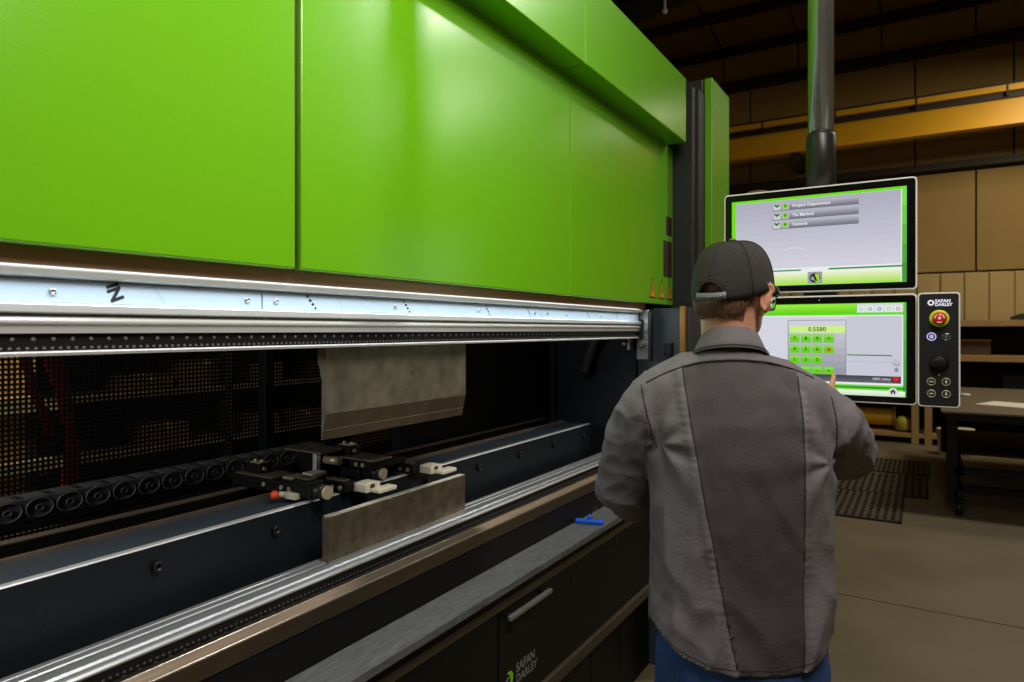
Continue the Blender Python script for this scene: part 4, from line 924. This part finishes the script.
# ---- shirt
mb = MB()
mb.loft([oval(-0.006, 0, 0.80, 0.203, 0.132), oval(-0.004, 0, 0.92, 0.207, 0.134), oval(-0.002, 0, 1.05, 0.206, 0.132), oval(-0.002, -0.002, 1.20, 0.205, 0.135), oval(-0.004, -0.004, 1.32, 0.207, 0.136),
         oval(-0.010, -0.004, 1.41, 0.198, 0.126), oval(-0.014, -0.002, 1.475, 0.160, 0.110), oval(-0.020, 0.0, 1.53, 0.105, 0.090), oval(-0.024, 0.003, 1.575, 0.074, 0.072)], None, True)
mb.tube([(-0.06, 0, 1.518), (-0.11, -0.004, 1.508), (-0.165, -0.006, 1.472), LSH, LSH.lerp(LEL, 0.35) + Vector((-0.012, 0, 0.0)), LSH.lerp(LEL, 0.72) + Vector((-0.012, 0, 0)), LEL + Vector((-0.006, 0, 0)), LEL.lerp(LWR, 0.14) + Vector((0, 0, -0.004)), LEL.lerp(LWR, 0.5), LEL.lerp(LWR, 0.86)],
        [0.058, 0.064, 0.070, 0.077, 0.078, 0.074, 0.072, 0.069, 0.056, 0.046], None, 24)
mb.tube([(0.02, 0, 1.512), (0.075, 0.002, 1.492), (0.135, 0.010, 1.452), RSH, RSH.lerp(REL, 0.35), RSH.lerp(REL, 0.72) + Vector((0, 0, -0.012)), REL + Vector((0.004, -0.004, -0.012)), REL.lerp(RWR, 0.14) + Vector((0, 0, -0.010)), REL.lerp(RWR, 0.5), REL.lerp(RWR, 0.88)],
        [0.060, 0.067, 0.072, 0.080, 0.080, 0.077, 0.072, 0.066, 0.055, 0.045], None, 24)
sme = voxel(mb, 0.0052, 6)
def xl(z): return -0.135 + 0.115 * max(0, min(1, (1.545 - z) / 0.665)) ** 1.15
def xr(z): return 0.117
def yoke(x): return 1.553 - 2.0 * abs(x + 0.018) ** 2.2
def hem(x, y):
    f = min(1, abs(x) / 0.2)
    return (0.872 if y < 0 else 0.85) + 0.075 * f ** 3
def ridge(v): return 1 - abs(v) * 2.2
def n3(x, y, z): return noise.noise(Vector((x, y, z)))
LA, RA = Vector((-0.185, -0.07, 1.36)), Vector((0.178, -0.06, 1.33))
def seg_d(p, a, b):
    t_ = max(0, min(1, (p - a).dot(b - a) / (b - a).length_squared)); return (p - a.lerp(b, t_)).length, t_
bm = bmesh.new(); bm.from_mesh(sme); bm.normal_update()
moves = []
for v in bm.verts:
    p = v.co; w_ = 0.0
    back = max(0, min(1, -v.normal.y * 1.6))
    # sleeves
    dl, tl = seg_d(p, LSH, LEL); dl2, tl2 = seg_d(p, LEL, LWR); dr, tr = seg_d(p, RSH, REL); dr2, tr2 = seg_d(p, REL, RWR)
    arm = 0
    if p.x < -0.215 or (p.y > 0.13 and p.x < 0): arm = 1
    if p.x > 0.225 or (p.y > 0.16 and p.x > 0): arm = 1
    if arm:
        A_ = tl + tl2 if p.x < 0 else tr + tr2
        bend = math.exp(-((A_ - 1.0) / 0.45) ** 2); top = math.exp(-((A_ - 0.15) / 0.3) ** 2)
        w_ += 0.010 * bend * ridge(n3(p.x * 7, p.y * 9 + p.z * 5, p.z * 15)) * 0.9 - 0.003
        w_ += 0.005 * top * ridge(n3(p.x * 16, p.y * 6, p.z * 8 + 3))
        w_ += 0.0035 * ridge(n3(p.x * 20 + 5, p.y * 14, p.z * 22))
    else:
        low = max(0, min(1, (1.45 - p.z) / 0.5))
        a, b = xl(p.z), xr(p.z)
        side = 1 if (p.x < a or p.x > b) else 0
        w_ += back * low * (0.007 if side else 0.0075) * n3(p.x * 13 + p.z * 1.5, p.y * 3, p.z * 2.0)
        if side: w_ += back * 0.010 * (ridge(n3(p.x * 13 + 4, p.y * 5, p.z * 6.5 - p.x * 9)) - 0.5) * (0.35 + low)
        w_ += back * 0.005 * (max(0, ridge(n3(p.x * 7 + 9, 2, p.z * 9 + p.x * 11))) - 0.5) * (0.2 + low)
        w_ += 0.0022 * n3(p.x * 26, p.y * 26, p.z * 20)
        for q_, ax in ((LA, 1), (RA, -1)):             # folds that fan out from the armpits
            r_ = p - q_; dd = r_.length
            if dd < 0.22:
                an = math.atan2(r_.z, r_.x * ax); w_ += 0.007 * math.exp(-(dd / 0.10) ** 2) * (1 - math.exp(-(dd / 0.04) ** 2)) * math.sin(an * 6 + 0.6)
        if v.normal.y < 0 and p.z < yoke(p.x):
            da, db = p.x - a, p.x - b
            if a < p.x < b:                            # the centre panel lies slightly deeper between the pleats
                w_ -= 0.0035 * (1 - math.exp(-min(abs(da), abs(db)) / 0.008))
            w_ += 0.0042 * math.exp(-((da + 0.010) / 0.010) ** 2) + 0.0034 * math.exp(-((db - 0.009) / 0.009) ** 2)
            irr = 0.5 + 0.9 * n3(1, 7, p.z * 6); ph_ = p.z * 2 * pi / 0.017 + 5 * n3(0, 0, p.z * 14)
            w_ += 0.0011 * irr * math.exp(-((da + 0.010) / 0.012) ** 2) * math.sin(ph_) + 0.0010 * irr * math.exp(-((db - 0.008) / 0.012) ** 2) * math.sin(ph_ * 0.93 + 2)
    moves.append(v.normal * w_)
for v, d_ in zip(bm.verts, moves): v.co += d_
for f in bm.faces:
    c_ = f.calc_center_median(); f.smooth = True
    f.material_index = 1 if (c_.y < -0.04 and xl(c_.z) < c_.x < xr(c_.z) and c_.z < yoke(c_.x)) else 0
bmesh.ops.delete(bm, geom=[f for f in bm.faces if f.calc_center_median().z < hem(f.calc_center_median().x, f.calc_center_median().y) and f.calc_center_median().z < 1.0], context='FACES')
for v in bm.verts:                                       # straighten the cut edge along the hem
    if v.is_boundary and v.co.z < 1.0: v.co.z = hem(v.co.x, v.co.y)
bm.to_mesh(sme); 
tree = BVHTree.FromBMesh(bm); bm.free()
shirt = padd('shirt', sme, [shirt_m, panel_m])
so = shirt.modifiers.new('cloth', 'SOLIDIFY'); so.thickness = 0.003; so.offset = -1
def on_back(x, z, off=0.0, d=Vector((0, 1, 0)), y0=-0.6):
    h_ = tree.ray_cast(Vector((x, y0, z)), d)
    return h_[0] + h_[1] * off if h_[0] is not None else None
def seam(pts, r_=0.0013, off=0.0004, name='seam'):
    P_ = [on_back(x, z, off) for x, z in pts]; P_ = [p for p in P_ if p is not None]
    q = MB(); q.tube(P_, r_, seam_m, 6); o = pbuild(q, name, None, shirt); o['label'] = 'dark stitched seam'; return o
seam([(xl(z), z) for z in [1.54 - 0.01 * k for k in range(66)]], 0.0018)
seam([(xr(z), z) for z in [1.515 - 0.01 * k for k in range(64)]], 0.0018)
seam([(x, yoke(x)) for x in [-0.215 + 0.01 * k for k in range(38)]], 0.0020)
seam([(-0.006 + x, hem(x, -1) + 0.014) for x in [-0.17 + 0.01 * k for k in range(35)]], 0.0008)
seam([(-0.226 + 0.035 * (k / 13) ** 1.3, 1.492 - 0.011 * k) for k in range(14)], 0.0016)
seam([(0.190 + 0.010 * math.sin(k / 5), 1.470 - 0.011 * k) for k in range(14)], 0.0016)
q = MB()                                                # collar: a stand with a turned-down fall
NC = Vector((-0.024, 0.004, 0))
def cring(a, b, zb, zf, n=40, gap=22):
    out = []
    for k in range(n + 1):
        t_ = math.radians(90 + gap + (360 - 2 * gap) * k / n); f = (1 - math.sin(t_)) / 2
        out.append((NC.x + a * math.cos(t_), NC.y + b * math.sin(t_), zf + (zb - zf) * f ** 0.8))
    return out
rows = [cring(0.066, 0.066, 1.560, 1.520), cring(0.060, 0.061, 1.600, 1.55), cring(0.0605, 0.062, 1.624, 1.566), cring(0.0635, 0.0655, 1.629, 1.570), cring(0.0675, 0.0705, 1.624, 1.564), cring(0.080, 0.082, 1.598, 1.535), cring(0.0895, 0.088, 1.583, 1.515, gap=26), cring(0.0885, 0.0865, 1.581, 1.514, gap=26)]
V_ = [[q.bm.verts.new(p) for p in r_] for r_ in rows]; i_ = q.mi(shirt_m)
for A_, B_ in zip(V_, V_[1:]):
    for k in range(40): q.face((A_[k], A_[k + 1], B_[k + 1], B_[k]), i_, True)
c_o = pbuild(q, 'collar', None, shirt); c_o.modifiers.new('cloth', 'SOLIDIFY').thickness = 0.003
q = MB(); q.tube([(p[0] * 1.0 + (p[0] - NC.x) * 0.01, p[1] + (p[1] - NC.y) * 0.012, p[2] + 0.004) for p in cring(0.0875, 0.0865, 1.584, 1.517, gap=26)], 0.0008, seam_m, 6); pbuild(q, 'collar_stitch', None, shirt)

# ---- jeans and boots
mb = MB()
mb.loft([oval(0, 0, 1.02, 0.165, 0.11), oval(0, 0, 0.92, 0.186, 0.119), oval(0, 0, 0.84, 0.194, 0.123), oval(0, 0.002, 0.77, 0.190, 0.115)])
for sx in (-1, 1): mb.tube([(sx * 0.098, 0, 0.90), (sx * 0.102, 0.0, 0.76), (sx * 0.110, 0.012, 0.50), (sx * 0.118, -0.012, 0.28), (sx * 0.122, -0.015, 0.10), (sx * 0.122, -0.012, 0.055)], [0.088, 0.094, 0.076, 0.071, 0.064, 0.066], None, 24)
jme = voxel(mb, 0.007, 3)
bm = bmesh.new(); bm.from_mesh(jme); bm.normal_update()
dv = [v.normal * (0.0045 * ridge(n3(v.co.x * 12, v.co.y * 12, v.co.z * 14)) * (1 if v.co.z < 0.75 else 0.5)) for v in bm.verts]
for v, d_ in zip(bm.verts, dv): v.co += d_
bm.to_mesh(jme); jt = BVHTree.FromBMesh(bm); bm.free()
jeans = padd('jeans', jme, [denim])
gold = mat('tan_thread', (150, 120, 78), 0.8)
for sx in (-1, 1):
    q = MB(); c_ = [(sx * 0.145, 0.845), (sx * 0.145, 0.745), (sx * 0.10, 0.715), (sx * 0.055, 0.745), (sx * 0.055, 0.845)]
    P_ = []
    for a, b in zip(c_, c_[1:]):
        for k in range(8):
            h_ = jt.ray_cast(Vector((a[0] + (b[0] - a[0]) * k / 8, -0.6, a[1] + (b[1] - a[1]) * k / 8)), Vector((0, 1, 0)))
            if h_[0] is not None: P_.append(h_[0] + h_[1] * 0.001)
    q.tube(P_, 0.0018, denim, 6); pbuild(q, 'pocket_seam', None, jeans)
for sx in (-1, 1):
    mb = MB(); mb.loft([oval(sx * 0.127, 0.045, 0.03, 0.048, 0.140), oval(sx * 0.127, 0.045, 0.06, 0.047, 0.138), oval(sx * 0.126, 0.03, 0.095, 0.044, 0.110), oval(sx * 0.124, -0.02, 0.13, 0.046, 0.062), oval(sx * 0.123, -0.02, 0.20, 0.046, 0.056)])
    bt = pbuild(mb, 'boot', M['brown'])
    mb = MB(); mb.loft([oval(sx * 0.127, 0.045, 0.001, 0.050, 0.143), oval(sx * 0.127, 0.045, 0.032, 0.051, 0.145)]); pbuild(mb, 'sole', M['black'], bt)

# ---- hair: short strands over the back and sides of the skull below the cap
q = MB()
bm = bmesh.new(); bm.from_mesh(body_me); btree = BVHTree.FromBMesh(bm); bm.free()
i_ = q.mi(hair_m); random.seed(3)
for k in range(5200):
    th = math.radians(random.uniform(-196, 16)); z = random.uniform(-0.060, 0.040)
    side = abs(math.cos(th))
    if side > 0.80 and z < -0.012 and math.sin(th) > -0.55: continue
    if math.sin(th) > 0.05 and z < 0.0: continue
    o_ = hp(math.cos(th) * 0.2, math.sin(th) * 0.2 - 0.015, z); d_ = (hp(0, -0.015, z) - o_).normalized()
    h_ = btree.ray_cast(o_, d_)
    if h_[0] is None: continue
    p, n_ = h_[0], h_[1]; lo_ = TH.inverted() @ p
    if abs(lo_.x) > 0.0765 or (lo_.y > -0.034 and lo_.z < 0.030 and abs(lo_.x) > 0.06): continue
    fade = max(0.0, min(1, (z + 0.062) / 0.05)); L_ = (0.006 + 0.016 * fade) * random.uniform(0.7, 1.2)
    dn = (R3 @ Vector((random.uniform(-0.25, 0.25), 0, -1))); t_ = (dn - n_ * dn.dot(n_)).normalized(); s_ = t_.cross(n_) * (0.0007 + 0.0005 * fade)
    a = p + n_ * (-0.001); b = p + n_ * (0.003 + 0.004 * fade) + t_ * L_ * 0.5; c_ = p + n_ * (0.002 + 0.003 * fade) + t_ * L_
    va = [q.bm.verts.new(a + s_), q.bm.verts.new(a - s_), q.bm.verts.new(b - s_), q.bm.verts.new(b + s_), q.bm.verts.new(c_)]
    q.face((va[0], va[1], va[2], va[3]), i_); q.face((va[3], va[2], va[4]), i_)
hair = pbuild(q, 'hair')

# ---- cap
CC = Matrix.Translation(hp(0.002, -0.004, 0.008)) @ Matrix.Rotation(math.radians(-32), 4, 'Z') @ Matrix.Rotation(math.radians(4.5), 4, 'X')
def cap_p(phi, t_, off=0.0):
    """phi 0 = front; t 0 = rim, 1 = crown top"""
    a = 0.088 + off; b = 0.114 + off; hgt = 0.121 + off
    k = math.cos(t_ * pi / 2) ** 0.62
    return CC @ Vector((a * k * math.sin(phi), b * k * math.cos(phi) - 0.002, hgt * math.sin(t_ * pi / 2) ** 0.92 + 0.016 * math.cos(phi) * (1 - t_)))
q = MB(); NP, NT = 96, 22
g = [[q.bm.verts.new(cap_p(2 * pi * k / NP, j / NT * 0.985)) for k in range(NP)] for j in range(NT + 1)]
im, ic = q.mi(mesh_m), q.mi(cap_m)
for j in range(NT):
    for k in range(NP):
        ph = 2 * pi * (k + 0.5) / NP; dphi = abs(ph - pi)
        if dphi < 0.37 and (j + 0.5) / NT < 0.20 * math.sqrt(max(0, 1 - (dphi / 0.37) ** 2)): continue
        front = ph < 0.95 or ph > 2 * pi - 0.95
        q.face((g[j][k], g[j][(k + 1) % NP], g[j + 1][(k + 1) % NP], g[j + 1][k]), ic if front or j < 2 else im, True)
q.face([v for v in g[NT]], im, True)
cap = pbuild(q, 'cap'); cap.modifiers.new('cloth', 'SOLIDIFY').thickness = 0.002
for k in range(6):
    q = MB(); ph = pi / 3 * k + pi / 6 * 0; t0 = 0.21 if k == 3 else 0.02
    q.tube([cap_p(ph, t0 + (0.975 - t0) * j / 16, 0.0008) for j in range(17)], 0.0014, mesh_m if 1 < k < 5 else cap_m, 6); pbuild(q, 'crown_seam', None, cap)
q = MB(); q.tube([cap_p(pi + 0.37 * math.cos(a), 0.20 * math.sin(a) + 0.005, 0.0008) for a in [pi * k / 24 for k in range(25)]], 0.0022, cap_m, 8); pbuild(q, 'opening_trim', None, cap)
q = MB(); P_ = [cap_p(pi + 0.41 * (k / 10 - 1), 0.0, 0.0015) for k in range(21)]
up_ = (CC.to_3x3() @ Vector((0, 0, 1)))
A_ = [q.bm.verts.new(p + up_ * 0.003) for p in P_]; B_ = [q.bm.verts.new(p + up_ * 0.020) for p in P_]
for k in range(20): q.face((A_[k], A_[k + 1], B_[k + 1], B_[k]), q.mi(mat('grey_plastic_strap', (104, 104, 106), 0.45) if k == 0 else bpy.data.materials['grey_plastic_strap']), True)
st = pbuild(q, 'snap_strap', None, cap); st.modifiers.new('t', 'SOLIDIFY').thickness = 0.0025; st['label'] = 'grey plastic strap'
q = MB()
for k in range(3, 18, 2): 
    n_ = (P_[k] - HC); n_.z = 0; n_.normalize(); q.ell(P_[k] + up_ * 0.0115 + n_ * 0.0015, (0.002, 0.002, 0.002), M['pole'], 8, 6)
pbuild(q, 'strap_studs', None, cap)
q = MB(); q.ell(cap_p(0, 0.985, 0.003), (0.009, 0.009, 0.0045), mat('button_cloth', (104, 88, 70), 0.8), 14, 8); pbuild(q, 'top_button', None, cap)
q = MB(); rows = []
for j in range(9):
    f = j / 8; row = []
    for k in range(25):
        s_ = (k / 24 - 0.5) * 2; ph = s_ * 0.95; base_ = cap_p(ph, 0.0, 0.001)
        out = CC.to_3x3() @ Vector((s_ * 0.004, 0.068 * math.sqrt(max(0, 1 - (s_ * 0.98) ** 2)) , -0.010 * f - 0.020 * s_ * s_ * f)) 
        row.append(q.bm.verts.new(base_ + Vector((out.x * f, out.y * f, out.z)) + up_ * 0.004))
    rows.append(row)
for A_, B_ in zip(rows, rows[1:]):
    for k in range(24): q.face((A_[k], A_[k + 1], B_[k + 1], B_[k]), q.mi(bpy.data.materials['button_cloth']), True)
bl = pbuild(q, 'bill', None, cap); bl.modifiers.new('t', 'SOLIDIFY').thickness = 0.004; bl['label'] = 'brown-grey curved bill'

# ---- safety glasses and earbud
gl = mat('clear_lens', (225, 232, 232), 0.05, trans=0.95); gf = mat('grey_temple', (70, 68, 66), 0.35)
q = MB()
for sx in (-1, 1): q.tube([hp(sx * 0.089, -0.020, 0.022), hp(sx * 0.088, 0.0, 0.029), hp(sx * 0.085, 0.05, 0.024), hp(sx * 0.072, 0.098, 0.020)], [0.0022, 0.003, 0.0034, 0.004], gf, 8)
q.tube([hp(0.070 * math.sin(a), 0.080 + 0.033 * math.cos(a), 0.023) for a in [math.radians(-80 + 8 * k) for k in range(21)]], 0.0022, gf, 8)
gs = pbuild(q, 'safety_glasses'); gs['label'] = 'clear safety glasses with grey temples'
q = MB(); rr_ = []
for zz, sc_ in ((0.023, 1.0), (0.005, 1.02), (-0.014, 1.0), (-0.022, 0.96)):
    rr_.append([q.bm.verts.new(hp(0.071 * sc_ * math.sin(a), 0.080 + 0.034 * sc_ * math.cos(a), zz)) for a in [math.radians(-80 + 8 * k) for k in range(21)]])
for A_, B_ in zip(rr_, rr_[1:]):
    for k in range(20): q.face((A_[k], A_[k + 1], B_[k + 1], B_[k]), q.mi(gl), True)
ln_ = pbuild(q, 'lens', None, gs); ln_.modifiers.new('t', 'SOLIDIFY').thickness = 0.0018
q = MB(); q.ell(hp(0.088, 0.006, -0.012), (0.006, 0.006, 0.007), M['white_rim'], 12, 8); q.tube([hp(0.089, 0.007, -0.014), hp(0.089, 0.012, -0.034)], 0.0028, M['white_rim'], 8); eb = pbuild(q, 'earbud'); eb['label'] = 'white earbud in the right ear'
